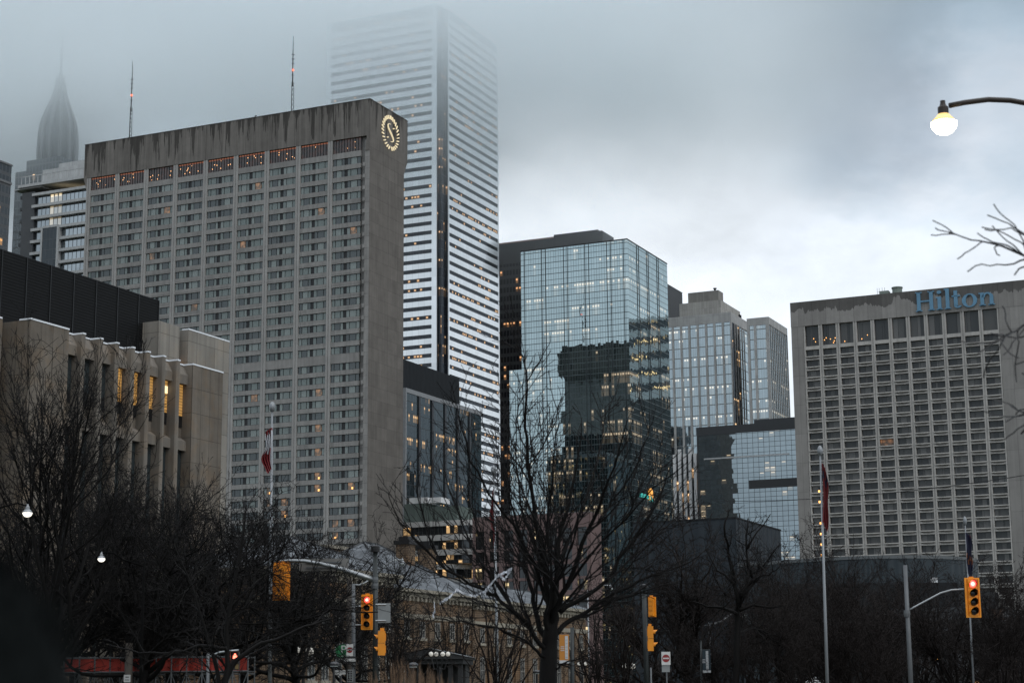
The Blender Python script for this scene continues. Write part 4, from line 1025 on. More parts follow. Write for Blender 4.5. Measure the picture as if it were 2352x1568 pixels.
# ================================================================== gabled pavilion in the park
def pavilion():
    D = 92; c = at(985, 1568, D); k = D / F
    T = thing('park_pavilion', 'small dark pavilion with a snowy pediment roof on square columns in front of the hall', 'pavilion', (c.x, D, 0), R(-6))
    z = lambda v: at(985, v, D).z
    w = 78 * k; m = MB(); dk = mat('pavilion_dark', (.022, .023, .024), .6)
    m.box(-w, w, -.1, 4, z(1524), z(1513)); m.box(-w * 1.05, w * 1.05, -.25, 4.2, z(1513), z(1507)); m.build('entablature', dk, T)
    for x in (-.9, -.62, -.3, .3, .62, .9): MB().box(x * w - .11, x * w + .11, .1, .32, 0, z(1524)).build('column', dk, T)
    r_ = MB(); ap = (.0, z(1490)); M3 = Matrix(((1, 0, 0, 0), (0, 0, 1, -.2), (0, 1, 0, 0), (0, 0, 0, 1)))
    r_.quad([(-w * 1.06, -.25, z(1507) + .01), (w * 1.06, -.25, z(1507) + .01), (0, -.25, ap[1])]); r_.build('pediment', dk, T)
    q = MB()
    for s_ in (-1, 1): q.quad([(s_ * w * 1.1, -.3, z(1507)), (s_ * w * 1.1, 4.3, z(1507)), (0, 4.3, ap[1] + .06), (0, -.3, ap[1] + .06)][::s_])
    q.build('roof', mat('wet_slate', (.10, .11, .12), .35, 0, .6, 1.5), T)
    MB().box(-w * .9, w * .9, 2.2, 3.8, 0, z(1524) - .01).build('back_wall', dk, T)
pavilion()

# ================================================================== red hoarding on scaffold
def hoarding():
    D = 63.; a_ = at(150, 1513, D); b_ = at(571, 1509, D)
    T = thing('hoarding', 'red mesh hoarding on a galvanised scaffold frame along the street', 'hoarding', (a_.x, D, 0)); L = b_.x - a_.x
    zt = a_.z; zb = at(300, 1541, D).z
    red = mat('red_mesh', (.36, .035, .022), .7, 0, .3, .9, .5); m = MB(); n = 40
    for k in range(n):
        x0, x1 = L * k / n, L * (k + 1) / n; y0, y1 = .05 * math.sin(k * 1.7), .05 * math.sin((k + 1) * 1.7); m.quad([(x0, y0, zb), (x1, y1, zb), (x1, y1, zt), (x0, y0, zt)])
        m.quad([(x0, y0 + .05, zb), (x0, y0 + .05, zt), (x1, y1 + .05, zt), (x1, y1 + .05, zb)])
    m.build('mesh_sheet', red, T)
    s_ = MB(); np_ = 12
    for zq in (zt + .03, zb - .02, zb - .75, .3):
        for yy in (-.12, 1.5): s_.tube([(0, yy, zq), (L, yy, zq)], .03, 5)
    for k in range(np_ + 1):
        for yy in (-.12, 1.5): s_.tube([(L * k / np_, yy, 0), (L * k / np_, yy, zt + .1)], .03, 5)
        s_.tube([(L * k / np_, -.12, zb - .1), (L * k / np_, 1.5, zb - .1)], .03, 5)
    for k in range(np_ * 2): x = L * k / np_ / 2; s_.tube([(x, -.12, zb - .75 if k % 2 else zb - .05), (x + L / np_ / 2, -.12, zb - .05 if k % 2 else zb - .75)], .02, 4)
    s_.build('scaffold', M_steel_dull, T)
hoarding()

# ================================================================== street furniture
M_glass_lit = glowmat('lamp_globe_lit', (1., .88, .68), 26, (.8, .75, .6))
M_glass_warm = glowmat('lamp_collar_warm', (1., .55, .10), 1.0, (.6, .5, .3))
M_globe_off = mat('lamp_globe_off', (.55, .58, .60), .15, 0, .1, 3, 0, None, 1, .8)
M_lampmetal = mat('lamp_metal', (.30, .31, .32), .45, .7)
M_brownmetal = mat('brown_metal', (.030, .024, .020), .5, .4)
M_matte = mat('matte_black', (.004, .004, .004), .95, 0, .2, 3, 0, None, 1, .05)
M_globe_dim = glowmat('lamp_globe_dusk', (1., .93, .8), 1.7, (.7, .7, .66))

def street_lamp(label, u, v, w, D, arm, pole, mm, bulb, group='street lamps along the avenue', slim=1.0):
    """u, v: middle of the globe; w: its width in pixels; arm: points of the arm (pixels); pole: u of the pole and v of its top"""
    P = at(pole[0], pole[1], D); T = thing('street_lamp', label, 'street lamp', (P.x, D, 0), 0, group)
    L = lambda p: Vector((p.x - P.x, p.y - D, p.z))
    c = L(at(u, v, D)); d = w / F * D
    MB().tube([(0, 0, 0), (0, 0, P.z * .5), (0, 0, P.z)], [.11 * slim, .09 * slim, .07 * slim], 8).build('pole', mm, T, True)
    pts = [L(at(a, b, D)) for a, b in arm]; MB().tube(pts, [.045 * slim if d < .4 else .05] * len(pts), 6).build('arm', mm, T, True)
    h = MB(); h.lathe([(.17 * d, .34 * d), (.21 * d, .36 * d), (.21 * d, .62 * d), (.18 * d, .66 * d), (.13 * d, .70 * d), (.10 * d, .80 * d), (.10 * d, .90 * d), (.04 * d, .92 * d)], 14, 0, c)
    h.build('lamp_cap', M_lampmetal if mm is M_matte else mm, T)
    if bulb is M_globe_off or bulb is M_globe_dim:
        MB().lathe([(.25 * d, .36 * d), (.40 * d, .22 * d), (.49 * d, .05 * d), (.5 * d, .0)], 16, 0, c).build('reflector', M_lampmetal, T, True)
    else:
        MB().lathe([(.22 * d, .35 * d), (.30 * d, .24 * d), (.40 * d, .14 * d), (.47 * d, .05 * d)], 16, 0, c).build('collar', M_glass_warm, T, True)
    MB().lathe([(.5 * d, .0), (.49 * d, -.1 * d), (.43 * d, -.24 * d), (.30 * d, -.38 * d), (.14 * d, -.44 * d), (.01, -.46 * d)], 18, 0, c).build('globe', bulb, T, True)
    return T
street_lamp('glowing street lamp on a long curved dark arm at the upper right', 2168, 283, 62, 32, [(2180, 243), (2215, 236), (2270, 229), (2320, 231), (2400, 245), (2520, 300), (2600, 380)], (2605, 330), M_brownmetal, M_glass_lit, slim=1.2)
street_lamp('lit white street lamp among bare branches at the far left', 63, 1177, 22, 49, [(63, 1162), (40, 1155), (0, 1165), (-40, 1200)], (-42, 1180), M_matte, M_globe_dim, slim=.5)
street_lamp('lit street lamp in the left hand tree, right of the far left one', 233, 1282, 17, 53, [(233, 1271), (245, 1268), (262, 1270), (284, 1285), (330, 1300)], (331, 1292), M_matte, M_globe_dim, slim=.5)
street_lamp('unlit street lamp on a pale curved arm in front of the slate roofs', 924, 1293, 14, 130, [(924, 1284), (905, 1286), (885, 1297), (868, 1318)], (866, 1310), M_lampmetal, M_globe_off)
street_lamp('unlit street lamp on a thin S shaped arm among the right hand trees', 1708, 1411, 15, 130, [(1708, 1404), (1693, 1405), (1676, 1412), (1658, 1425), (1642, 1431), (1630, 1432)], (1629, 1428), M_lampmetal, M_globe_off, slim=.7)
street_lamp('unlit street lamp peeking through the right side of the central tree', 1403, 1350, 10, 170, [(1403, 1344), (1390, 1343), (1370, 1348), (1352, 1360)], (1350, 1355), M_lampmetal, M_globe_off, slim=.8)

M_pale_globe = glowmat('globe_pale', (1., .95, .85), .22, (.55, .54, .5))
def globe_lamp(label, us, v, w, D, pole_u):
    P = at(pole_u, v + 30, D); T = thing('globe_lamp', label, 'park lamp', (P.x, D, 0), 0, 'globe lamps in the square'); k = D / F
    MB().tube([(0, 0, 0), (0, 0, P.z)], [.09, .06], 8).build('pole', M_black, T)
    b = MB()
    for u in us:
        c = at(u, v, D); x, z = c.x - P.x, c.z; r = w / 2 * k
        b.tube([(0, 0, P.z - .05), (x * .6, 0, P.z - .1), (x, 0, z - r)], .03, 5)
        MB().lathe([(.02, -r)] + [(r * math.cos(a), r * math.sin(a)) for a in [-1.2, -.8, -.4, 0, .4, .8, 1.2]] + [(.02, r)], 14, 0, (x, 0, z)).build('globe', M_pale_globe, T, True)
        q = MB(); q.lathe([(r * .5, -r * .98), (r * .3, -r * 1.3)], 10, 0, (x, 0, z))
        q.tube([(x + (r + .02) * math.cos(a), -.0 - .0, z + (r + .02) * math.sin(a)) for a in [j * .3927 for j in range(17)]], .018, 4); q.build('globe_band', M_black, T)
    b.build('arm', M_black, T)
globe_lamp('two pale globes on one dark post left of the parking sign', (683, 712), 1494, 19, 80, 697)
globe_lamp('cluster of four pale globes on a dark post in front of the pavilion', (990, 1002, 1017, 1029), 1501, 10.5, 86, 1009)
globe_lamp('pair of white globes low behind the traffic light pole', (1435, 1453), 1529, 13, 110, 1444)
globe_lamp('pair of small white globes low right of the central trunk', (1330, 1345), 1523, 8, 120, 1338)
def bollard_lamp(label, u, v, w, D):
    c = at(u, v, D); T = thing('mushroom_lamp', label, 'park lamp', (c.x, D, 0), 0, 'mushroom lamps by the park path'); r = w / 2 / F * D; z = c.z
    MB().tube([(0, 0, 0), (0, 0, z - r * .3)], r * .22, 8).build('pole', M_black, T)
    MB().lathe([(r, -.28 * r), (r, .0), (.9 * r, .22 * r), (.5 * r, .42 * r), (.02, .48 * r)], 16, 0, (0, 0, z)).build('lamp_cap', mat('gloss_black', (.015, .016, .018), .15, 0, .1), T, True)
    MB().lathe([(r * .75, -.5 * r), (r * .8, -.29 * r)], 14, 0, (0, 0, z)).build('lens', M_globe_off, T)
bollard_lamp('black mushroom shaped park lamp under the one way arrow sign', 767, 1524, 23, 60)
bollard_lamp('black mushroom shaped park lamp in front of the pavilion', 949, 1526, 23, 60)
bollard_lamp('black mushroom shaped park lamp at the foot of the central tree', 1233, 1542, 18, 72)

# ---- poles
def pole(label, u, vt, D, r, mm, top=None, lean=0.0, name='utility_pole', ub=None, cat='pole'):
    t_ = at(u, vt, D); b_ = at(ub if ub else u, 1568, D); T = thing(name, label, cat, (b_.x, D, 0))
    dx = (t_.x - b_.x); MB().tube([(0, 0, 0), (dx * .5, 0, t_.z * .5), (dx, 0, t_.z)], [r * 1.25, r * 1.1, r], 10).build('shaft', mm, T, True)
    if top: MB().lathe(top, 10, 0, (dx, 0, t_.z)).build('cap', M_black, T)
    return T
M_darkpole = mat('dark_green_pole', (.022, .027, .027), .45, .3)
D1 = 66
P1 = pole('dark signal pole with a camera on top holding the pale mast arm', 862, 1268, D1, .085, M_darkpole, [(.08, 0), (.17, .02), (.17, .22), (.11, .26), (.02, .27)], cat='pole', ub=863)
b1 = P1.location
arm = [(860, 1331), (832, 1322), (800, 1311), (770, 1302), (735, 1294), (700, 1288), (668, 1287), (642, 1289)]
pts = [at(u, v, D1) - b1 for u, v in arm]; MB().tube(pts, [.10, .095, .085, .08, .07, .065, .06, .055], 10).build('mast_arm', mat('aluminium_arm', (.30, .315, .325), .35, .8), P1, True)
cl = MB()
for u, v in ((774, 1303), (790, 1308)): c = at(u, v, D1) - b1; cl.lathe([(.1, -.05), (.12, 0), (.1, .05)], 8, 0, c, Matrix.Rotation(R(80), 3, 'Y'))
for v in (1331, 1345): cl.lathe([(.12, -.1), (.13, 0), (.12, .1)], 10, 0, at(861, v, D1) - b1)
cl.build('clamp', M_steel_dull, P1)
P2 = pole('galvanised pole carrying the lit red signal, parking and one way signs', 812, 1340, 72, .07, M_steel_dull, ub=813)
MB().tube([at(812, 1342, 72) - P2.location, at(825, 1343, 72) - P2.location, at(838, 1338, 72) - P2.location, at(846, 1332, 72) - P2.location], .03, 6).build('arm', M_steel, P2, True)
br_ = MB()
for v in (1391, 1434): c = at(812, v, 72) - P2.location; c2 = at(835, v, 72) - P2.location; br_.tube([c, c2], .02, 5)
br_.build('bracket', M_steel, P2)
pole('wooden utility pole just left of the signal pole', 803, 1328, 78, .11, mat('pole_wood', (.05, .042, .035), .8, 0, .4, 3))
P3 = pole('tall grey pole whose thin curved arm holds the right hand red signal', 2079, 1297, 65, .075, M_steel_dull, ub=2092)
b3 = P3.location; MB().tube([at(u, v, 65) - b3 for u, v in ((2084, 1402), (2100, 1393), (2130, 1377), (2160, 1361), (2185, 1354), (2214, 1352))], .03, 6).build('arm', M_steel, P3, True)
MB().lathe([(.11, -.12), (.12, 0), (.11, .12)], 10, 0, at(2083, 1408, 65) - b3).build('clamp', M_steel_dull, P3)
P4 = pole('dark signal pole right of the central tree with two yellow signals', 1479, 1350, 84, .11, M_darkpole, [(.1, 0), (.2, .02), (.2, .14), (.05, .2)], ub=1487)
P5 = pole('grey pole with a short curved arm for the pedestrian signal', 478, 1498, 57, .05, M_steel_dull)
MB().tube([at(u, v, 57) - P5.location for u, v in ((478, 1510), (488, 1503), (505, 1497), (525, 1494), (548, 1492))], .03, 6).build('arm', M_steel, P5, True)
PW = pole('weathered wooden pole with a small white notice at lower left', 297, 1476, 62, .12, mat('grey_wood', (.07, .06, .05), .85, 0, .4, 3))
pole('slim grey sign post standing beside the right hand dark signal pole', 1495, 1532, 83, .04, M_steel_dull, name='sign_post')

# ---- traffic signals
M_yel = mat('signal_yellow', (.82, .29, .008), .45, 0, .12, 2); M_yeld = mat('signal_yellow_worn', (.72, .25, .008), .5, 0, .3, 1.5)
M_lensoff = mat('lens_off', (.012, .010, .009), .15, 0, .1); M_redlit = glowmat('red_signal_lit', (1, .22, .17), 6.5, (.5, .05, .03)); M_redrim = glowmat('red_signal_rim', (1, .02, .015), 2.2, (.5, .05, .03)); M_redmid = glowmat('red_signal_mid', (1, .07, .055), 5, (.5, .05, .03)); M_visor = mat('visor_dark', (.016, .014, .012), .5)
def signal(label, u0, u1, v0, v1, D, rot=0., lenses=4, lit=True, plate=True, name='traffic_signal', bodyk=.62, yaw=0.):
    c = at((u0 + u1) / 2, (v0 + v1) / 2, D); k = D / F; H = (v1 - v0) * k; W = (u1 - u0) * k if plate else H * .36
    T = thing(name, label, 'traffic light', (c.x, D - .25, c.z), rot + yaw, 'traffic signals at the crossing')
    h = MB(); bw = W * bodyk / 2; bh = H * .46 if plate else H / 2
    n = lenses; st = 2 * bh / n
    if plate:
        h.box(-W / 2, W / 2, .0, .02, -H / 2, H / 2, 0)
        for x0, x1, z0, z1 in ((-W / 2, W / 2, H / 2 - .05, H / 2), (-W / 2, W / 2, -H / 2, -H / 2 + .05), (-W / 2, -W / 2 + .05, -H / 2 + .05, H / 2 - .05), (W / 2 - .05, W / 2, -H / 2 + .05, H / 2 - .05)): h.box(x0, x1, -.03, -.002, z0, z1, 0)
    h.build('backplate', M_yel, T) if plate else None
    b = MB()
    for i in range(n):
        z = bh - st * (i + .5); b.box(-bw, bw, -.06, .20, z - st * .485, z + st * .485)
        b.box(-bw * .55, bw * .55, .20, .225, z - st * .3, z + st * .3)
    b.box(-bw * .5, bw * .5, .02, .16, bh, bh + .1); HO = b.build('housing', M_yeld, T)
    r = min(bw * .82, st * .43)
    if n == 4 and plate: rad = [r * 1.0] * 4
    for i in range(n):
        z = bh - st * (i + .5); MX = Matrix.Rotation(R(90), 3, 'X')
        le = MB().lathe([(r, .0), (r * .9, .02), (r * .5, .045), (.01, .055)], 18, 0, (0, -.062, z), MX); le.m[:36] = [1] * 18 + [2] * 18
        le.build('lens', [M_redlit, M_redrim, M_redmid] if (i == 0 and lit) else [M_lensoff] * 3, HO, True)
        vz = MB(); m_ = 14; dp = r * 1.9
        for q in range(m_):
            a0 = R(-35) + R(250) * q / m_; a1 = R(-35) + R(250) * (q + 1) / m_
            k0 = .45 + .55 * max(0, math.sin(a0)); k1 = .45 + .55 * max(0, math.sin(a1)); ro = r * 1.06
            A = [(ro * math.cos(a0), -.062, z + ro * math.sin(a0)), (ro * math.cos(a1), -.062, z + ro * math.sin(a1)), (ro * math.cos(a1), -.062 - dp * k1, z + ro * math.sin(a1)), (ro * math.cos(a0), -.062 - dp * k0, z + ro * math.sin(a0))]
            vz.quad(A, 0); B = [(p[0] * .95, p[1], z + (p[2] - z) * .95) for p in A]; vz.quad(B[::-1], 1)
        vz.build('visor', [M_yeld, M_visor], HO)
    return T
signal('yellow traffic signal seen from behind, hanging from the pale mast arm', 629, 668, 1293, 1378, D1 + .3, R(180 + 4), 4, False, True)
signal('four lens traffic signal showing red on the galvanised pole left of centre', 831, 858, 1366, 1445, 71.5, R(-3), 4, True)
signal('four lens traffic signal showing red on the right hand curved arm', 2213, 2247, 1328, 1417, 64.6, R(3), 4, True)
signal('yellow traffic signal turned sideways to the left, low on the mast arm pole', 862, 884, 1449, 1504, 66, R(-82), 2, False, False)
signal('yellow traffic signal seen from behind with a red glow, high on the right dark pole', 1488, 1506, 1371, 1416, 83.6, R(180 - 25), 4, True)
signal('yellow traffic signal turned sideways to the right, low on the right dark pole', 1487, 1507, 1438, 1494, 83.6, R(84), 2, False, False)
T = thing('pedestrian_signal', 'small pedestrian signal with a lit red figure at lower left', 'traffic light', (at(542, 1510, 57).x, 56.8, at(542, 1510, 57).z)); k = 57 / F
m = MB(); m.box(-9 * k, 9 * k, 0, .2, -12 * k, 14 * k); m.box(-9 * k, 9 * k, -.2, -.001, 13 * k, 14.5 * k); m.box(-10 * k, -9 * k, -.2, 0, -12 * k, 14 * k); m.box(9 * k, 10 * k, -.2, 0, -12 * k, 14 * k)
m.box(-9 * k, 9 * k, 0, .2, -27 * k, -12.4 * k); m.build('housing', M_visor, T)
f_ = MB(); f_.box(-2.6 * k, 2.6 * k, -.02, -.002, -3 * k, 5 * k); f_.lathe([(2.2 * k, 0), (2.2 * k, .02)], 10, 0, (0, 0, 7.4 * k), Matrix.Rotation(R(90), 3, 'X')); f_.box(-2.6 * k, -.5 * k, -.02, -.002, -10 * k, -3 * k); f_.box(.6 * k, 2.7 * k, -.02, -.002, -10 * k, -3 * k); f_.box(-4.4 * k, -2.7 * k, -.02, -.002, -2 * k, 5 * k); f_.box(2.7 * k, 4.4 * k, -.02, -.002, -2 * k, 5 * k)
f_.build('lit_figure', glowmat('red_figure', (1, .16, .1), 4.5), T)
m = MB(); m.box(1 * k, 8.5 * k, -.03, -.004, -25 * k, -14 * k); m.build('lens', mat('amber_lens', (.16, .10, .03), .3), T)

# ---- signs
def text_mesh(txt, size, mm, parent, loc, rot=(R(90), 0, 0), name='lettering', ext=.004):
    cu = bpy.data.curves.new('lettering', 'FONT'); cu.body = txt; cu.size = size; cu.align_x = 'CENTER'; cu.align_y = 'CENTER'; cu.extrude = ext
    o = bpy.data.objects.new('tmp', cu); COL.objects.link(o); me = bpy.data.meshes.new_from_object(o.evaluated_get(bpy.context.evaluated_depsgraph_get()))
    bpy.data.objects.remove(o); me.name = name; me.materials.clear(); me.materials.append(mm)
    n = link(name, me, parent, loc); n.rotation_euler = rot; return n
def sign(name, label, u, v, D, dy=-.12, rz=0., cat='sign'):
    c = at(u, v, D); return thing(name, label, cat, (c.x, D + dy, c.z), rz)
MX = Matrix.Rotation(R(90), 3, 'X')
M_green = mat('sign_green', (.012, .17, .06), .4); M_signwhite = mat('sign_white', (.55, .55, .54), .45); M_signred = mat('sign_red', (.22, .012, .014), .45); M_signblack = mat('sign_black', (.012, .012, .012), .5)
M_signgrey = mat('sign_back', (.25, .26, .26), .5, .6)
k = 72 / F
T = sign('parking_sign', 'round green parking sign with a white P and arrow inside a lettered ring', 787, 1495, 72)
MB().lathe([(19.5 * k, 0), (19.5 * k, .03)], 32, 0, (0, 0, 0), MX).build('sign_rim', M_signblack, T); SF = MB().lathe([(15.5 * k, .035), (15.5 * k, .045)], 32, 0, (0, 0, 0), MX).build('sign_face', M_green, T)
text_mesh('P', .46, M_signwhite, SF, (.05, -.055, .05)); a_ = MB(); a_.box(-.05, .14, -.055, -.047, -.19, -.165); a_.quad([(-.11, -.055, -.178), (-.04, -.055, -.215), (-.04, -.055, -.14)]); a_.build('arrow', M_signwhite, SF)
ring = 'MUNICIPAL PARKING '
for i, ch in enumerate(ring):
    if ch == ' ': continue
    a0 = math.pi * .5 + R(120) - 2 * math.pi * i / len(ring)
    text_mesh(ch, .085, M_signwhite, T, (17.4 * k * math.cos(a0), -.045, 17.4 * k * math.sin(a0)), (R(90), -(a0 - math.pi / 2), 0))
def do_not_enter(label, u, v, w, h, D):
    k = D / F; T = sign('do_not_enter_sign', label, u, v, D, -.15); MB().box(-w / 2 * k, w / 2 * k, 0, .02, -h / 2 * k, h / 2 * k).build('sign_plate', M_signwhite, T)
    r = w * .43 * k; MB().lathe([(r, .001), (r, .008)], 24, 0, (0, 0, 0), MX).build('red_disc', M_signred, T); MB().box(-r * .82, r * .82, -.016, -.009, -r * .17, r * .17).build('white_bar', M_signwhite, T)
    return T
do_not_enter('red do not enter sign under the parking sign on the galvanised pole', 804, 1492, 15, 27, 71.7)
do_not_enter('red do not enter sign on its own post right of the dark signal pole', 1529, 1511, 20, 29, 80)
pole('thin galvanised post holding the right hand do not enter sign', 1530, 1500, 80.1, .03, M_steel_dull, name='sign_post', ub=1532)
T = sign('sign_plate', 'blank grey plate under the right hand do not enter sign', 1529, 1534, 80, -.1); k = 80 / F; MB().box(-9 * k, 9 * k, 0, .02, -8 * k, 8 * k).build('plate', M_signgrey, T)
k = 71.6 / F
T = sign('one_way_sign', 'black one way sign with a white arrow pointing left', 804, 1515, 71.6, -.2); MB().box(-15 * k, 15 * k, 0, .02, -7 * k, 7 * k).build('sign_plate', M_signblack, T)
a_ = MB(); a_.box(-6 * k, 13.5 * k, -.012, -.004, -3 * k, 3 * k); a_.quad([(-13.5 * k, -.010, 0), (-5.9 * k, -.010, -5 * k), (-5.9 * k, -.010, 5 * k)]); a_.build('arrow', M_signwhite, T)
T = sign('notice_sign', 'narrow grey notice with small print below the one way sign', 805, 1551, 71.6, -.15); MB().box(-7 * k, 7 * k, 0, .02, -14 * k, 14 * k).build('sign_plate', M_signgrey, T)
b_ = MB()
for i in range(5):
    for x in (-5, .5): b_.box(x * k, (x + 4) * k, -.012, -.003, (10 - i * 5) * k - .03, (10 - i * 5) * k + .02)
b_.build('print', M_signblack, T)
T = sign('street_name_sign', 'small white street name plate reading ARMOURY ST on a post', 782, 1543, 68, -.1, R(4)); k = 68 / F
MB().box(-12 * k, 12 * k, 0, .02, -4.5 * k, 4.5 * k).lathe([(3 * k, .002), (3 * k, .018)], 12, 0, (0, .02, -4.5 * k), MX).build('sign_plate', M_signwhite, T); text_mesh('ARMOURY ST', .078, M_signblack, T, (0, -.012, 0))
pole('short black post under the street name plate', 783, 1538, 68.2, .04, M_black, name='sign_post')
T = sign('street_sign_back', 'large blank grey back of a street name sign on the mast arm', 744, 1296, D1 + .35, 0, R(-3)); k = D1 / F
MB().box(-57 * k, 57 * k, 0, .04, -14 * k, 14 * k).build('sign_panel', mat('panel_back', (.17, .165, .155), .5, .3), T); b_ = MB(); b_.box(-41 * k, 41 * k, -.05, -.002, -8 * k, -5 * k); b_.box(-41 * k, 41 * k, -.05, -.002, 3 * k, 6 * k); b_.build('rail', M_steel_dull, T)
T = sign('blank_sign', 'square blank grey sign back right of the lit red signal', 882, 1407, D1, -.05); k = D1 / F
MB().box(-14 * k, 15 * k, 0, .02, -22 * k, 22 * k).build('sign_plate', M_signgrey, T)
for v in (-17, 19): MB().tube([(-19 * k, -.03, v * k), (5 * k, -.03, v * k)], .025, 5).build('bracket', M_steel, T)
T = sign('notice_sign', 'small white notice plate on the wooden pole at lower left', 294, 1557, 61.8, -.15); k = 62 / F
MB().box(-7.5 * k, 7.5 * k, 0, .02, -8 * k, 8 * k).build('sign_plate', M_signwhite, T); b_ = MB(); b_.box(-4 * k, 4 * k, -.008, -.002, 2 * k, 4 * k); b_.box(-5 * k, 5 * k, -.008, -.002, -4 * k, -2.5 * k); b_.build('print', M_signblack, T)
M_orange = mat('banner_orange', (.42, .17, .025), .7, 0, .15, 2); M_navy = mat('banner_navy', (.015, .03, .04), .7); M_ban_w = mat('banner_white', (.45, .46, .47), .7, 0, .2, 3)
def banner(label, u0, u1, v0, v1, D, field, sx, tilt=0.):
    c = at((u0 + u1) / 2, (v0 + v1) / 2, D); k = D / F; w, h = (u1 - u0) / 2 * k, (v1 - v0) / 2 * k
    T = thing('street_banner', label, 'banner', (c.x, D, c.z), tilt, 'street banners on poles')
    MB().box(-w, w, 0, .02, -h, h).build('banner_cloth', field, T)
    m = MB(); x = -w + 2 * w * sx; m.box(x, x + w * .62, -.01, -.002, -h * .72, h * .9); m.box(-w, w, -.01, -.002, -h, -h * .80)
    for q in range(3): m.box(x - w * .9, x - w * .15, -.01, -.002, h * (.12 - q * .13), h * (.17 - q * .13))
    m.build('lettering', M_ban_w, T); s_ = MB()
    for q in range(6): s_.box(x + w * .12, x + w * .5, -.015, -.011, -h * .6 + q * h * .24, -h * .6 + q * h * .24 + h * .03)
    s_.build('print', M_signgrey, T); b = MB(); b.tube([(-w * 1.5, .03, h * 1.01), (w, .03, h * 1.01)], .02, 4); b.build('bracket', M_steel_dull, T)
banner('orange street banner with a white stripe beside the central trunk', 1285, 1307, 1457, 1521, 70, M_orange, .58)
banner('dark teal street banner with a white stripe among the right hand trees', 1614, 1632, 1492, 1543, 90, M_navy, .42)
pole('dark banner post just right of the central trunk', 1314, 1440, 70.2, .07, M_darkpole, name='banner_post')
pole('dark banner post holding the teal banner', 1610, 1470, 90.2, .05, M_darkpole, name='banner_post')

# ---- flagpoles and limp flags
M_flagred = mat('flag_red', (.16, .010, .012), .7, 0, .2, 3); M_flagwhite = mat('flag_white', (.46, .47, .50), .7, 0, .15, 3); M_flagnavy = mat('flag_navy', (.014, .016, .045), .7); M_flagorange = mat('flag_orange', (.25, .09, .04), .7); M_pole_w = mat('flagpole_white', (.22, .233, .245), .4, .3, .15, 3)
def flagpole(label, u, vt, ub, D, r, finial='ball'):
    t_ = at(u, vt, D); b_ = at(ub, 1568, D); T = thing('flagpole', label, 'flagpole', (b_.x, D, 0), 0, 'flagpoles in the square'); dx = t_.x - b_.x
    MB().tube([(0, 0, 0), (dx * .4, 0, t_.z * .4), (dx, 0, t_.z)], [r * 1.5, r * 1.25, r * .7], 10).build('shaft', M_pole_w, T, True)
    MB().lathe([(.02, 0), (r * 1.6, .05), (r * 2.2, .18), (r * 2.2, .3), (r * 1.0, .42), (.01, .44)], 12, 0, (dx, 0, t_.z)).build('finial', M_pole_w, T, True); return T
def flag(label, u, v0, v1, w, D, cols, side=1, seed=0):
    """a limp flag: folded cloth hanging along the pole"""
    c = at(u, v0, D); T = thing('flag', label, 'flag', (c.x, D - .12, c.z), 0, 'flags hanging limp'); k = D / F; H = (v1 - v0) * k; W = w * k; rng = random.Random(seed)
    m = MB(); nz, nx = 16, 14; ph = rng.uniform(0, 6); G = []
    for j in range(nz + 1):
        f = j / nz; ww = W * (.35 + .65 * math.sin(math.pi * min(1, .12 + f * .8)) ** .8) * (.8 + .25 * math.sin(f * 9 + ph)); sway = W * .3 * math.sin(f * 5 + ph) * f
        G.append([(side * (ww * i / nx) + sway, .10 * math.sin(i * 1.5 + f * 3 + ph) - .02 * i, -H * f - .12 * H * (i / nx) * (1 if f < .9 else 1.4)) for i in range(nx + 1)])
    for j in range(nz):
        for i in range(nx):
            f = (j + .5) / nz + .06 * math.sin(i * .9 + ph); c_ = 0
            for q, (lim, mi) in enumerate(cols):
                if f >= lim: c_ = mi
            m.quad([G[j][i], G[j + 1][i], G[j + 1][i + 1], G[j][i + 1]], c_)
    m.build('flag_cloth', [M_flagred, M_flagwhite, M_flagnavy, M_flagorange], T, True); return T
flagpole('tall white flagpole in front of the slab hotel', 625, 946, 621, 75, .06)
flag('limp red and white flag on the left flagpole in front of the slab hotel', 626, 982, 1077, 18, 75, [(0, 0), (.12, 1), (.55, 0)], -1, 4)
flagpole('tall white flagpole in front of the grid hotel', 1884, 1046, 1899, 78, .055)
flag('limp dark red flag on the flagpole in front of the grid hotel', 1886, 1062, 1200, 12, 78, [(0, 0), (.2, 2), (.3, 0)], 1, 2)
flagpole('white flagpole rising behind the central bare tree', 1134, 1090, 1145, 82, .055)
flag('limp red flag on the flagpole behind the central tree', 1134, 1120, 1240, 9, 82, [(0, 0)], -1, 5)
flagpole('thin white flagpole behind the right hand red signal', 2217, 1206, 2236, 88, .04)
flag('limp navy flag with an orange patch above the right hand red signal', 2217, 1222, 1316, 11, 88, [(0, 2), (.55, 3), (.68, 2)], 1, 8)

# ---- overhead wires
def wire(label, a_, b_, D0, D2, sag=.5):
    A_ = at(*a_, D0); B_ = at(*b_, D2); m = MB(); P = []
    for i in range(25):
        f = i / 24; p = A_.lerp(B_, f); p.z -= sag * 4 * f * (1 - f); P.append(p)
    tag(m.tube(P, .018, 4).build('overhead_wire', M_black), label, 'wire')
wire('thin black wire crossing the grid hotel from upper right to lower left', (1640, 1150), (2360, 1090), 90, 70, .3)
wire('thin dark wire running left from the wooden pole through the bare trees', (600, 1385), (803, 1330), 80, 78, .6)
wire('thin dark wire low between the S shaped lamp and the central tree', (1300, 1428), (1635, 1432), 100, 130, .5)

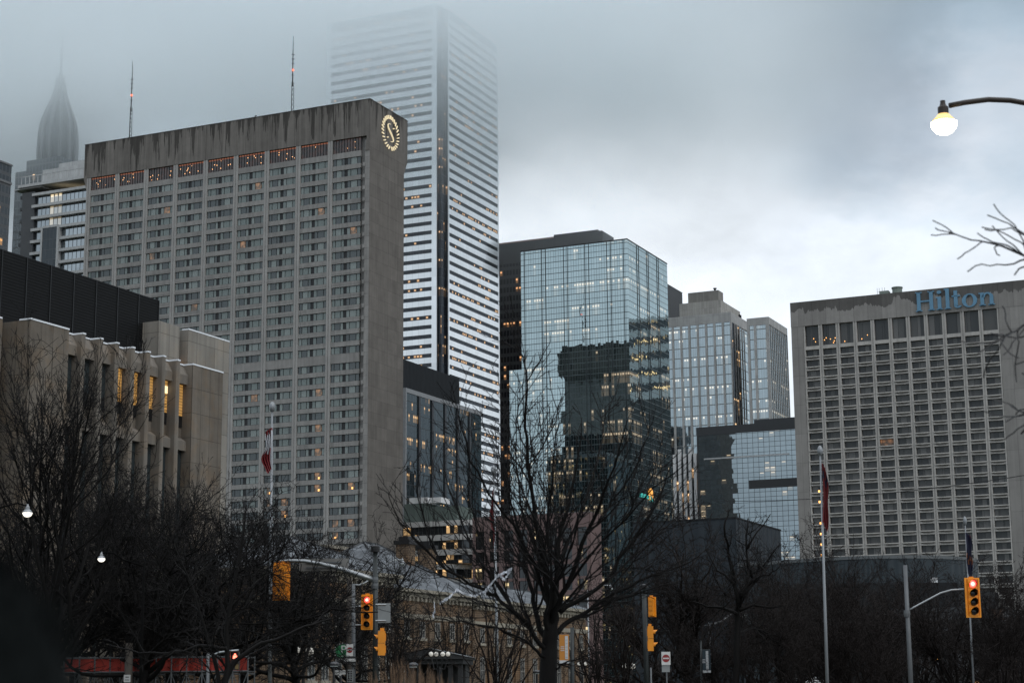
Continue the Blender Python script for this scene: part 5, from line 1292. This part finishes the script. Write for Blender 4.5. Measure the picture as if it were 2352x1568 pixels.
# ---- torn plastic tangled in the central tree
def ribbon_scrap(label, pts, D, w):
    m = MB(); c = at(*pts[0], D); rng = random.Random(len(pts)); P = []
    for i in range(len(pts) - 1):
        for j in range(5):
            f = j / 5; u = pts[i][0] + (pts[i + 1][0] - pts[i][0]) * f; v = pts[i][1] + (pts[i + 1][1] - pts[i][1]) * f; P.append(at(u, v, D + rng.uniform(-.15, .15)) - c)
    G = [(p + Vector((0, 0, w * rng.uniform(.4, 1.1))), p + Vector((rng.uniform(-.3, .3) * w, rng.uniform(-1, 1) * w, -w * rng.uniform(.3, 1.0)))) for p in P]
    for i in range(len(G) - 1): m.quad([G[i][0], G[i][1], G[i + 1][1], G[i + 1][0]])
    o = m.build('plastic_scrap', mat('torn_plastic', (.52, .54, .58), .35, 0, .15, 6), None, False, c); tag(o, label, 'litter'); s_ = o.modifiers.new('thickness', 'SOLIDIFY'); s_.thickness = .006
ribbon_scrap('long torn strip of white plastic caught in the central tree branches', [(1011, 1384), (1032, 1371), (1050, 1353), (1072, 1365), (1092, 1369), (1112, 1358), (1128, 1340), (1144, 1321), (1165, 1312), (1176, 1304), (1166, 1322), (1158, 1330), (1146, 1321)], 38.5, .035)
ribbon_scrap('short white plastic shred hanging below a branch left of the torn strip', [(997, 1387), (999, 1402), (994, 1412), (998, 1424)], 38.2, .05)
ribbon_scrap('white plastic tail dangling from the middle of the torn strip', [(1120, 1352), (1114, 1364), (1110, 1378)], 38.6, .04)

# ================================================================== bare winter trees
def bark(name, col):
    m = bpy.data.materials.new(name); t = NT(m); v = t.obj(); n = t.noise(t.mapv(v, (6, 6, 1.2)), 2, 4)
    p = t.pbsdf(t.mix(n, c4(col, .6), c4(col, 1.4)), .75, 0, t.bump(n, .5, .02), .12); t.out(p.outputs[0]); return m
M_bark = bark('wet_bark', (.005, .0045, .0042)); M_bark2 = bark('brown_bark', (.012, .009, .008)); M_twig = bark('twig', (.0095, .0086, .0085)); M_twig2 = bark('reddish_twig', (.015, .0118, .011))

class Tree:
    def __init__(s, seed, up=.10, wob=.16, ang=(24, 50), dens=(0, 1.7, 2.1, 2.6, 3.0), lmax=4, lr=(.34, .60), rmin=.0045, sides=(7, 5, 4, 3, 3), minlen=.12, seg=.28):
        s.g = random.Random(seed); s.tr = MB(); s.cr = MB(); s.up = up; s.wob = wob; s.ang = ang; s.dens = dens; s.lmax = lmax; s.lr = lr; s.rmin = rmin; s.sides = sides; s.minlen = minlen; s.seg = seg
    def path(s, p, d, L, lev):
        g = s.g; n = max(2, min(14, int(L / (s.seg * (1.6 if lev < 2 else 1.0))) + 1)); P = [p.copy()]; st = L / n
        for i in range(n):
            w = s.wob * (1.0 if lev < 2 else 1.35)
            d = (d + Vector((g.gauss(0, w), g.gauss(0, w), g.gauss(0, w) + s.up * (.6 if lev > 1 else 1)))).normalized(); P.append(P[-1] + d * st)
        return P
    def limb(s, P, r0, r1, lev):
        n = len(P); rad = [max(s.rmin, r0 + (r1 - r0) * (i / (n - 1)) ** .8) for i in range(n)]
        (s.tr if lev <= 1 else s.cr).tube(P, rad, s.sides[min(lev, 4)], 0, lev <= 1)
        if lev >= s.lmax: return
        L = sum((P[i + 1] - P[i]).length for i in range(n - 1)); k = L * s.dens[lev + 1]; g = s.g
        cnt = int(k) + (g.random() < k - int(k)); a0 = g.uniform(0, 6.28)
        for c in range(cnt):
            f = g.uniform(.12 if lev else .3, 1.0); x = f * (n - 1); i = min(int(x), n - 2); p = P[i].lerp(P[i + 1], x - i); d = (P[i + 1] - P[i]).normalized()
            ra = r0 + (r1 - r0) * f; a0 += 2.4 + g.uniform(-.5, .5); o = d.orthogonal().normalized(); o.rotate(Matrix.Rotation(a0, 3, d))
            an = R(g.uniform(*s.ang)); dd = (d * math.cos(an) + o * math.sin(an)).normalized()
            cl = max((L * (1.05 - f * .75)) * g.uniform(*s.lr), .25 if lev < 3 else .1)
            if lev == 0: cl = L * g.uniform(.5, .8) * (1.1 - .5 * f)
            if cl < s.minlen: continue
            s.limb(s.path(p, dd, cl, lev + 1), max(s.rmin, min(ra * .62, cl * .016 + s.rmin)), s.rmin * .8, lev + 1)
    def done(s, T, mb, mt):
        s.tr.build('trunk', mb, T, True); s.cr.build('crown', mt, T)

def tree_thing(label, u, D, group='bare trees in the square', name='bare_tree', vb=1568):
    b = at(u, vb, D); return thing(name, label, 'tree', (b.x, D, 0), 0, group)

def central_tree():
    D = 40; T = tree_thing('big bare tree with a fan of dark ascending limbs in the middle of the view', 1258, D); b = T.location
    t = Tree(5, .085, .13, (16, 42), (0, 1.7, 2.3, 3.0, 2.4), 4, (.36, .64), .0070)
    k = D / F; g = t.g
    limbs = [  # (pixels of the limb, radius in px at start and end, depth drift)
        ([(1258, 1700), (1259, 1568), (1262, 1500), (1265, 1450), (1270, 1400), (1278, 1340), (1281, 1290)], 24, 6, 0, 9),
        ([(1262, 1470), (1240, 1446), (1224, 1381), (1213, 1328), (1198, 1232), (1172, 1153), (1150, 1060), (1120, 985)], 10, 1.4, 1.0, 1),
        ([(1262, 1465), (1255, 1431), (1263, 1372), (1254, 1296), (1236, 1226), (1222, 1130), (1212, 1040), (1207, 950), (1210, 870), (1203, 820), (1180, 792)], 11, 1.2, -1.2, 1),
        ([(1266, 1445), (1272, 1416), (1280, 1314), (1280, 1249), (1296, 1190), (1316, 1110), (1330, 1030), (1336, 960)], 12, 1.3, .5, 1),
        ([(1210, 880), (1226, 850), (1245, 820), (1262, 790), (1264, 770)], 2.6, 1, -.2, 2),
        ([(1268, 1460), (1300, 1430), (1351, 1402), (1410, 1361), (1498, 1320), (1541, 1308), (1600, 1280), (1640, 1255)], 9, 1.2, 1.4, 1),
        ([(1268, 1440), (1275, 1402), (1304, 1343), (1336, 1249), (1375, 1167), (1392, 1116), (1420, 1040), (1440, 965)], 11, 1.3, -1.6, 1),
        ([(1285, 1405), (1316, 1385), (1395, 1331), (1439, 1261), (1486, 1197), (1527, 1109), (1545, 1050)], 9, 1.2, .3, 1),
        ([(1258, 1500), (1240, 1478), (1201, 1421), (1150, 1380), (1110, 1352), (1025, 1308), (949, 1235), (910, 1180), (891, 1130)], 9, 1.1, -1.0, 1),
        ([(1215, 1440), (1180, 1405), (1140, 1340), (1098, 1280), (1060, 1200), (1030, 1120), (1010, 1050)], 7, 1.1, 1.6, 1),
        ([(1262, 1520), (1235, 1495), (1208, 1470), (1142, 1440), (1060, 1425), (1000, 1420), (960, 1440)], 5.5, 1.0, -2.0, 1),
        ([(1255, 1380), (1230, 1300), (1185, 1210), (1120, 1130), (1080, 1060), (1062, 990), (1050, 930)], 6, 1.1, -1.5, 1),
        ([(1280, 1330), (1300, 1250), (1345, 1150), (1370, 1060), (1385, 1000), (1390, 930)], 6, 1.1, 1.8, 1),
        ([(1300, 1350), (1360, 1270), (1440, 1190), (1500, 1120), (1580, 1060)], 5, 1.0, -1.8, 1),
        ([(1350, 1400), (1430, 1372), (1500, 1350), (1570, 1330), (1620, 1310)], 4.2, 1.0, 1.2, 1),
        ([(1270, 1540), (1300, 1520), (1330, 1512), (1360, 1500), (1400, 1490)], 3.2, .9, -1.2, 1),
        ([(1262, 1400), (1250, 1320), (1226, 1250), (1196, 1160), (1186, 1070), (1170, 980), (1150, 900)], 6, 1.0, 1.4, 1),
        ([(1040, 1312), (1000, 1270), (975, 1200), (955, 1120), (948, 1060)], 3.6, 1.0, -.8, 2),
        ([(1395, 1331), (1440, 1290), (1500, 1240), (1560, 1180), (1610, 1140)], 4.5, 1.0, .8, 2),
        ([(1336, 1249), (1390, 1180), (1450, 1090), (1490, 1000), (1500, 940)], 4.5, 1.0, -.9, 2),
        ([(1110, 1352), (1050, 1330), (980, 1310), (920, 1290), (880, 1260)], 4, 1.0, 1.2, 2),
        ([(1180, 1405), (1120, 1290), (1090, 1190), (1075, 1100), (1068, 1020)], 3.6, .9, -.8, 2),
        ([(1098, 1280), (1040, 1190), (1000, 1100), (985, 1030)], 3, .9, .9, 2),
        ([(1025, 1308), (985, 1230), (965, 1150), (960, 1080)], 2.8, .9, -.5, 2),
        ([(1213, 1328), (1160, 1230), (1120, 1150), (1095, 1070), (1080, 980)], 3.6, .9, .6, 2),
        ([(1304, 1343), (1350, 1260), (1410, 1180), (1450, 1110), (1470, 1040)], 3.8, .9, 1.0, 2),
        ([(1351, 1402), (1420, 1330), (1490, 1250), (1540, 1180), (1570, 1110)], 3.6, .9, -1.0, 2),
        ([(1410, 1361), (1470, 1310), (1540, 1250), (1590, 1210)], 3.2, .9, .7, 2),
        ([(1498, 1320), (1560, 1290), (1630, 1272)], 2.6, .9, -.3, 2),
        ([(1439, 1261), (1470, 1180), (1500, 1090), (1515, 1010)], 3, .9, .5, 2),
        ([(1250, 1300), (1258, 1200), (1270, 1100), (1276, 1000), (1290, 910)], 5, 1.0, -.6, 1),
    ]
    for px, r0, r1, dy, lev in limbs:
        n = len(px); P = []
        for i, (u, v) in enumerate(px):
            Y = D + dy * (i / (n - 1)) ** 1.2 * 1.4; P.append(at(u, v, Y) - b)
        Q = [P[0]]
        for i in range(n - 1):
            for f in (.34, .67, 1.0):
                q = P[i].lerp(P[i + 1], f); w = .02 if f < 1 else 0; Q.append(q + Vector((g.gauss(0, w), g.gauss(0, w), g.gauss(0, w))))
        if lev == 9:
            RR = (24, 21, 19.5, 17, 11, 7, 4); t.tr.tube(Q, [(RR[min(6, i // 3)] + (RR[min(6, i // 3 + 1)] - RR[min(6, i // 3)]) * (i % 3) / 3) * k for i in range(len(Q))], 12); continue
        t.limb(Q, r0 * k * .82, r1 * k * .8, 1 if lev == 1 else 2)
    t.done(T, M_bark, M_twig)
central_tree()

def grown(seed, H, spread, trunk, r, nl, el=(25, 70), **kw):
    """a whole tree grown from a trunk: height, crown radius, bare trunk height, trunk radius, number of limbs"""
    t = Tree(seed, **kw); g = t.g; P = [Vector((0, 0, -.2))]; d = Vector((g.gauss(0, .04), g.gauss(0, .04), 1))
    for i in range(5): d = (d + Vector((g.gauss(0, .05), g.gauss(0, .05), .2))).normalized(); P.append(P[-1] + d * (trunk / 5))
    t.tr.tube(P, [r * (1.25 - .5 * i / 5) for i in range(6)], 10); top = P[-1]; a = g.uniform(0, 6)
    for i in range(nl):
        a += 2.4 + g.uniform(-.4, .4); e = R(el[0] + (el[1] - el[0]) * (i + .5) / nl + g.uniform(-6, 6)); dd = Vector((math.cos(a) * math.cos(e), math.sin(a) * math.cos(e), math.sin(e)))
        z = trunk * (.62 + .38 * i / nl); L = min(spread / max(.2, math.cos(e)), (H - z) / max(.15, math.sin(e))) * g.uniform(.82, 1.05)
        p = P[0].lerp(top, (z + .2) / (top.z + .2)); t.limb(t.path(p, dd, L, 0), r * .55 * g.uniform(.7, 1), .02, 0 if L > 5 else 1)
    return t

LEFT = 'bare trees on the left of the square'; RIGHT = 'bare trees massed on the right'
def put(t, label, u, D, group, mb, mt, rz=0.):
    T = tree_thing(label, u, D, group); T.rotation_euler = (0, 0, rz); t.done(T, mb, mt); return T
def again(T, label, u, D, rz, s=1.0):
    c = copy_tree(T); p = at(u, 1568, D); c.location = (p.x, D, 0); c.rotation_euler = (0, 0, rz); c.scale = (s, s, s); c['label'] = label; return c
zt = lambda v, D: at(1176, v, D).z
# upright tree at the far left
tA = put(grown(21, zt(900, 58), 4.2, 3.2, .22, 13, (36, 84), up=.11, wob=.12, dens=(0, 1.0, 1.9, 2.6, 2.8), lmax=4, rmin=.0075), 'upright bare tree at the far left with a lamp behind its twigs', 100, 58, LEFT, M_bark, M_twig)
# wide, low, dense crowns
spread = dict(up=.035, wob=.2, ang=(26, 62), dens=(0, 1.4, 2.5, 3.8, 4.2), lmax=4, rmin=.008)
tB = put(grown(31, zt(1190, 62), 6.2, 3.7, .19, 17, (14, 74), **spread), 'spreading dense bare tree over the red hoarding at left', 330, 62, LEFT, M_bark, M_twig)
tC = put(grown(44, zt(1150, 66), 5.4, 3.8, .18, 17, (14, 78), **spread), 'dense bare tree left of the white flagpole', 470, 66, LEFT, M_bark, M_twig)
again(tB, 'dense bare tree just right of the white flagpole behind the yellow signal back', 690, 76, 1.9, 1.02)
again(tC, 'wide bare tree behind the far left lamp', 170, 74, 2.6, 1.12)
again(tB, 'low bare tree with twigs touching the left edge of the view', 20, 66, 4.1, 1.0)
again(tC, 'bare tree behind the red pedestrian signal', 560, 84, .8, 1.08)
again(tB, 'bare tree behind the galvanised sign pole', 800, 92, 3.3, 1.0)
again(tA, 'upright bare tree behind the dense crowns left of the red and white flag', 400, 90, 2.2, .95)
# the low leaning limbs at the bottom left
T = tree_thing('thick leaning trunk and low arching limbs over the red hoarding', 512, 50, LEFT); b = T.location; t = Tree(77, .03, .15, (25, 60), (0, 1.2, 1.5, 3.0, 3.2), 4, rmin=.007)
for px, r0, r1 in (([(508, 1640), (516, 1568), (540, 1515), (600, 1478), (700, 1442), (760, 1420)], 10, 2), ([(512, 1600), (524, 1530), (520, 1440), (540, 1330), (560, 1220), (566, 1160)], 9, 1.6), ([(520, 1490), (480, 1482), (420, 1492), (370, 1500), (320, 1498), (250, 1480)], 5, 1.6), ([(512, 1640), (500, 1540), (470, 1440), (440, 1340), (400, 1250)], 7, 1.2)):
    P = [at(u, v, 50 + i * .15) - b for i, (u, v) in enumerate(px)]; Q = []
    for i in range(len(P) - 1):
        for f in (0, .34, .67): Q.append(P[i].lerp(P[i + 1], f) + Vector((0, 0, t.g.gauss(0, .02))))
    Q.append(P[-1]); t.limb(Q, r0 * 50 / F, r1 * 50 / F, 1)
t.done(T, M_bark, M_twig)
# slim trees around the middle
tD = put(grown(52, zt(1380, 72), 2.6, 1.9, .10, 11, (38, 84), up=.12, wob=.12, dens=(0, 1.5, 2.0, 2.6, 2.6), lmax=4, rmin=.006), 'slim young vase shaped tree in front of the old hall left of the central trunk', 1138, 72, 'slim young trees by the old hall', M_bark2, M_twig2)
again(tD, 'slim young tree between the pavilion and the traffic lights', 905, 84, 1.2, 1.0)
again(tD, 'slim young tree right of the central trunk behind the orange banner', 1370, 80, 2.3, 1.0)
again(tD, 'slim young tree beside the right hand dark signal pole', 1440, 96, 4.0, 1.2)
again(tD, 'slim young tree right behind the pavilion roof', 1050, 104, 5.0, 1.25)
# gnarled tree and the mass on the right
T = tree_thing('gnarled dark tree with a kinked trunk in front of the slate grey theatre', 1690, 86, RIGHT); b = T.location; t = Tree(91, .04, .22, (28, 64), (0, 1.1, 1.9, 2.7, 3.0), 4, rmin=.0075)
for px, r0, r1 in (([(1688, 1620), (1692, 1480), (1696, 1400), (1702, 1360), (1722, 1340), (1730, 1326), (1718, 1300), (1714, 1250), (1718, 1190)], 9, 1.6), ([(1694, 1390), (1686, 1320), (1672, 1270), (1664, 1210), (1672, 1170)], 6, 1.4), ([(1694, 1410), (1660, 1395), (1626, 1392), (1590, 1380)], 5, 1.2), ([(1698, 1400), (1730, 1388), (1770, 1395), (1800, 1390)], 5, 1.2), ([(1716, 1260), (1740, 1220), (1770, 1180)], 3, 1), ([(1702, 1370), (1742, 1330), (1760, 1290), (1790, 1250)], 4, 1), ([(1688, 1340), (1650, 1310), (1620, 1260)], 4, 1)):
    P = [at(u, v, 86 + (i % 3) * .3) - b for i, (u, v) in enumerate(px)]; Q = []
    for i in range(len(P) - 1):
        for f in (0, .34, .67): Q.append(P[i].lerp(P[i + 1], f) + Vector((t.g.gauss(0, .03), t.g.gauss(0, .03), 0)))
    Q.append(P[-1]); t.limb(Q, r0 * 86 / F, r1 * 86 / F, 1)
t.done(T, M_bark, M_twig)
dense = dict(up=.05, wob=.18, ang=(24, 58), dens=(0, 1.4, 2.4, 3.3, 3.7), lmax=4, rmin=.0095)
tE = put(grown(61, zt(1345, 98), 5.2, 2.2, .2, 15, (12, 80), **dense), 'dense bare tree in front of the white flagpole foot at right', 1950, 98, RIGHT, M_bark2, M_twig2)
tF = put(grown(63, zt(1378, 104), 5.0, 2.0, .2, 15, (12, 78), **dense), 'dense bare tree just left of the tall grey pole', 2060, 104, RIGHT, M_bark2, M_twig2)
rest_ = [(tE, 1820, 112, 1.0, 1.0, 'dense bare tree below the corner of the slate grey theatre'), (tF, 1590, 118, 2.2, 1.5, 'bare tree mass right of the yellow side signals'), (tE, 1750, 126, 3.0, .98, 'bare tree behind the teal banner, nearest its right'), (tF, 2190, 92, .6, .92, 'dense bare tree under the right hand red signal'),
         (tE, 2300, 88, 4.4, .78, 'dense bare tree at the right edge with small lights behind'), (tF, 1905, 84, 5.0, .72, 'low bare tree at the foot of the right flagpole'), (tF, 1660, 92, 1.4, .72, 'low bare tree in front of the gnarled tree'), (tE, 2120, 112, 2.0, .9, 'bare tree behind the tall grey pole, right of it'),
         (tF, 1500, 130, .3, 1.35, 'bare tree behind the right hand dark signal pole'), (tE, 2010, 84, .9, .66, 'low bare tree left of the grey pole foot'), (tF, 2260, 110, 3.7, .95, 'bare tree behind the red signal, right of its pole'), (tE, 1800, 88, 5.5, .66, 'low bare tree right of the gnarled trunk'), (tF, 2345, 100, 1.1, .9, 'bare tree cut by the right edge below the hotel')]
for T_, u, D, rz, s_, lab in rest_: again(T_, lab, u, D, rz, s_)
# branches of a near tree reaching in at the upper right
T = tree_thing('near tree whose blurred bare branches reach in at the upper right edge', 2896, 17, 'bare trees in the square'); b = T.location; t = Tree(13, .0, .13, (35, 65), (0, 1.0, 4.5, 6, 4), 3, (.22, .45), .0075, minlen=.05, seg=.06)
k = 17 / F
lim = [([(2900, 1900), (2892, 1200), (2874, 800), (2850, 400), (2836, 60)], 38, 5, 9), ([(2874, 840), (2740, 760), (2600, 690), (2480, 640), (2400, 622)], 16, 6, 9), ([(2560, 672), (2450, 630), (2352, 588), (2300, 566), (2250, 556), (2210, 545), (2180, 535)], 5.5, 1.4, 2), ([(2360, 592), (2330, 600), (2290, 608), (2255, 606), (2222, 624)], 3, 1.2, 3), ([(2420, 620), (2380, 560), (2330, 522), (2300, 508), (2268, 494)], 3.6, 1.2, 3), ([(2352, 536), (2320, 524), (2290, 528), (2262, 527)], 2.4, 1, 3), ([(2400, 622), (2350, 610), (2330, 632)], 3.5, 2, 3),
       ([(2878, 960), (2745, 905), (2560, 900), (2440, 930), (2352, 950), (2325, 930)], 9, 1.6, 2), ([(2420, 936), (2370, 950), (2340, 952), (2310, 968)], 3, 1.2, 3), ([(2876, 900), (2700, 850), (2520, 800), (2400, 740), (2352, 748), (2310, 772), (2298, 790)], 8, 1.2, 2), ([(2877, 930), (2700, 880), (2500, 840), (2400, 820), (2330, 838)], 6, 1.1, 3)]
for px, r0, r1, lev in lim:
    P = [at(u, v, 17 + .1 * (i % 3)) - b for i, (u, v) in enumerate(px)]; Q = []
    for i in range(len(P) - 1):
        for f in (0, .5): Q.append(P[i].lerp(P[i + 1], f) + Vector((0, t.g.gauss(0, .02), t.g.gauss(0, .012))))
    Q.append(P[-1])
    if lev == 9: t.tr.tube(Q, [(r0 + (r1 - r0) * i / (len(Q) - 1)) * k for i in range(len(Q))], 9)
    else: t.limb(Q, r0 * k, r1 * k, lev)
for i in range(11):                                        # the rest of its crown, out of the view
    v = 880 - i * 72; p = at(2876 - i * 4, v, 17) - b; a = -1.2 + 2.4 * ((i * .618) % 1); d = Vector((math.cos(a), math.sin(a) * 1.6, .9)).normalized(); L = 2.6 - i * .12
    t.limb(t.path(p, d, L, 1), .045 - i * .003, .008, 1)
t.done(T, M_bark, mat('grey_twig', (.008, .008, .009), .6, 0, .4, 8))

# ================================================================== near shrub, reeds
def shrub():
    D = 1.75; c = at(40, 1568, D); T = thing('evergreen_shrub', 'very near dark evergreen shrub, out of focus in the lower left corner', 'shrub', (c.x, D, 0)); g = random.Random(4)
    M_l = mat('dark_needles', (.004, .0055, .0055), .9, 0, .3, 30, 0, None, 1, .1); k = D / F
    top = at(40, 1300, D).z
    cen = Vector((-.03, .0, top - .62)); rx, rz = .112, .62
    MB().tube([(0, 0, 0), (0, 0, top - .1)], [.03, .008], 7).build('stem', M_bark, T)
    m = MB(); rr = lambda f: .115 * (1 - math.exp(-f * 1.25 * 13)) + .09 * f; m.lathe([(.01, top - 1.3)] + [(.86 * rr(f), top - 1.25 * f) for f in (1, .7, .4, .2, .1, .05, .02, .005)] + [(.004, top)], 20, 0, (-.03, 0, 0))
    for i in range(9000):
        f = g.random(); z = top - 1.25 * f; pr = min(1, (1 - math.exp(-f * 7)) ) ; r = rr(f) * g.uniform(.75, 1.0); a = g.uniform(0, 6.283)
        p = Vector((-.03 + r * math.cos(a) , r * math.sin(a), z)); d = Vector((math.cos(a) * .8 + g.gauss(0, .5), math.sin(a) * .8 + g.gauss(0, .5), .9)).normalized(); w = d.orthogonal().normalized() * .002; L = g.uniform(.012, .026)
        m.quad([p - w, p + w, p + d * L])
    m.build('foliage', M_l, T)
shrub()
def reeds():
    g = random.Random(8); D0 = 24; m = MB(); b = at(930, 1568, D0)
    for i in range(100):
        u = 850 + 190 * g.random() ** 1.0; D = D0 + g.uniform(-1.5, 1.5); v = 1500 + 38 * abs(u - 925) / 90 + g.uniform(0, 50); tip = at(u + g.uniform(-12, 12), min(v, 1575), D) - Vector((b.x, D0, 0)); base = at(u, 1568, D); base.z = .4; base -= Vector((b.x, D0, 0))
        mid = base.lerp(tip, .6) + Vector((g.gauss(0, .05), 0, 0)); m.tube([base, mid, tip], [.004, .0035, .002], 3, 0, False)
        for q in range(3): p = mid.lerp(tip, .35 + q * .2); m.quad([p, p + Vector((.012, 0, .03)), tip.lerp(p, .3) + Vector((g.uniform(-.03, .03), 0, .02))])
    o = m.build('ornamental_grass', mat('dry_reed', (.12, .072, .04), .8, 0, .4, 3)); o.location = (b.x, D0, 0); tag(o, 'tan dry reed tips in front of the pavilion', kind='stuff')
    q = MB().box(b.x - 1.6, b.x + 1.6, D0 - 1.8, D0 + 1.8, .141, .5).build('planter', stone('planter_stone', (.2, .2, .19))); tag(q, 'low stone planter holding the dry reeds', 'planter')
reeds()
def van():
    D = 122; c = at(1880, 1560, D); T = thing('service_van', 'white service van with roof equipment showing at the foot of the right flagpole', 'van', (c.x, D, 0), R(97)); k = D / F; zr = c.z
    wm = mat('van_white', (.55, .56, .57), .3, 0, .1, 2, 0, None, 1, .6); b = MB(); prof = [(-2.4, .45), (2.5, .45), (2.5, 1.1), (1.7, 1.25), (1.2, zr - .12), (1.0, zr), (-2.35, zr), (-2.4, zr - .1)]
    M3 = Matrix(((1, 0, 0, 0), (0, 0, -1, 1.9), (0, 1, 0, 0), (0, 0, 0, 1))); b.prism(prof, 0, 1.9, 0, M3); b.build('body', wm, T)
    MB().box(1.21, 1.6, -.01, 1.91, 1.3, zr - .2).box(.2, 1.0, -.012, -.001, 1.25, zr - .2).build('window', pane('van_glass', (.01, .012, .013), .1), T)
    for x in (-1.6, 1.6):
        for y in (-.02, 1.72): MB().lathe([(.2, 0), (.34, .01), (.34, .2), (.2, .21)], 18, 0, (x, y + .2, .34), MX).build('wheel', M_black, T)
    r_ = MB()
    for y in (.2, 1.7): r_.tube([(-2.2, y, zr + .12), (.9, y, zr + .12)], .025, 5)
    for x in (-2.1, -1.1, -.1, .8): r_.tube([(x, .2, zr), (x, .2, zr + .12), (x, 1.7, zr + .12), (x, 1.7, zr)], .02, 5)
    r_.build('roof_rack', M_steel, T); MB().box(-.5, -.2, .3, .7, zr, zr + .32).build('equipment', M_white, T); MB().tube([(-.45, .5, zr), (-.5, .5, zr + .75)], .05, 6).build('equipment', M_white, T)
van()
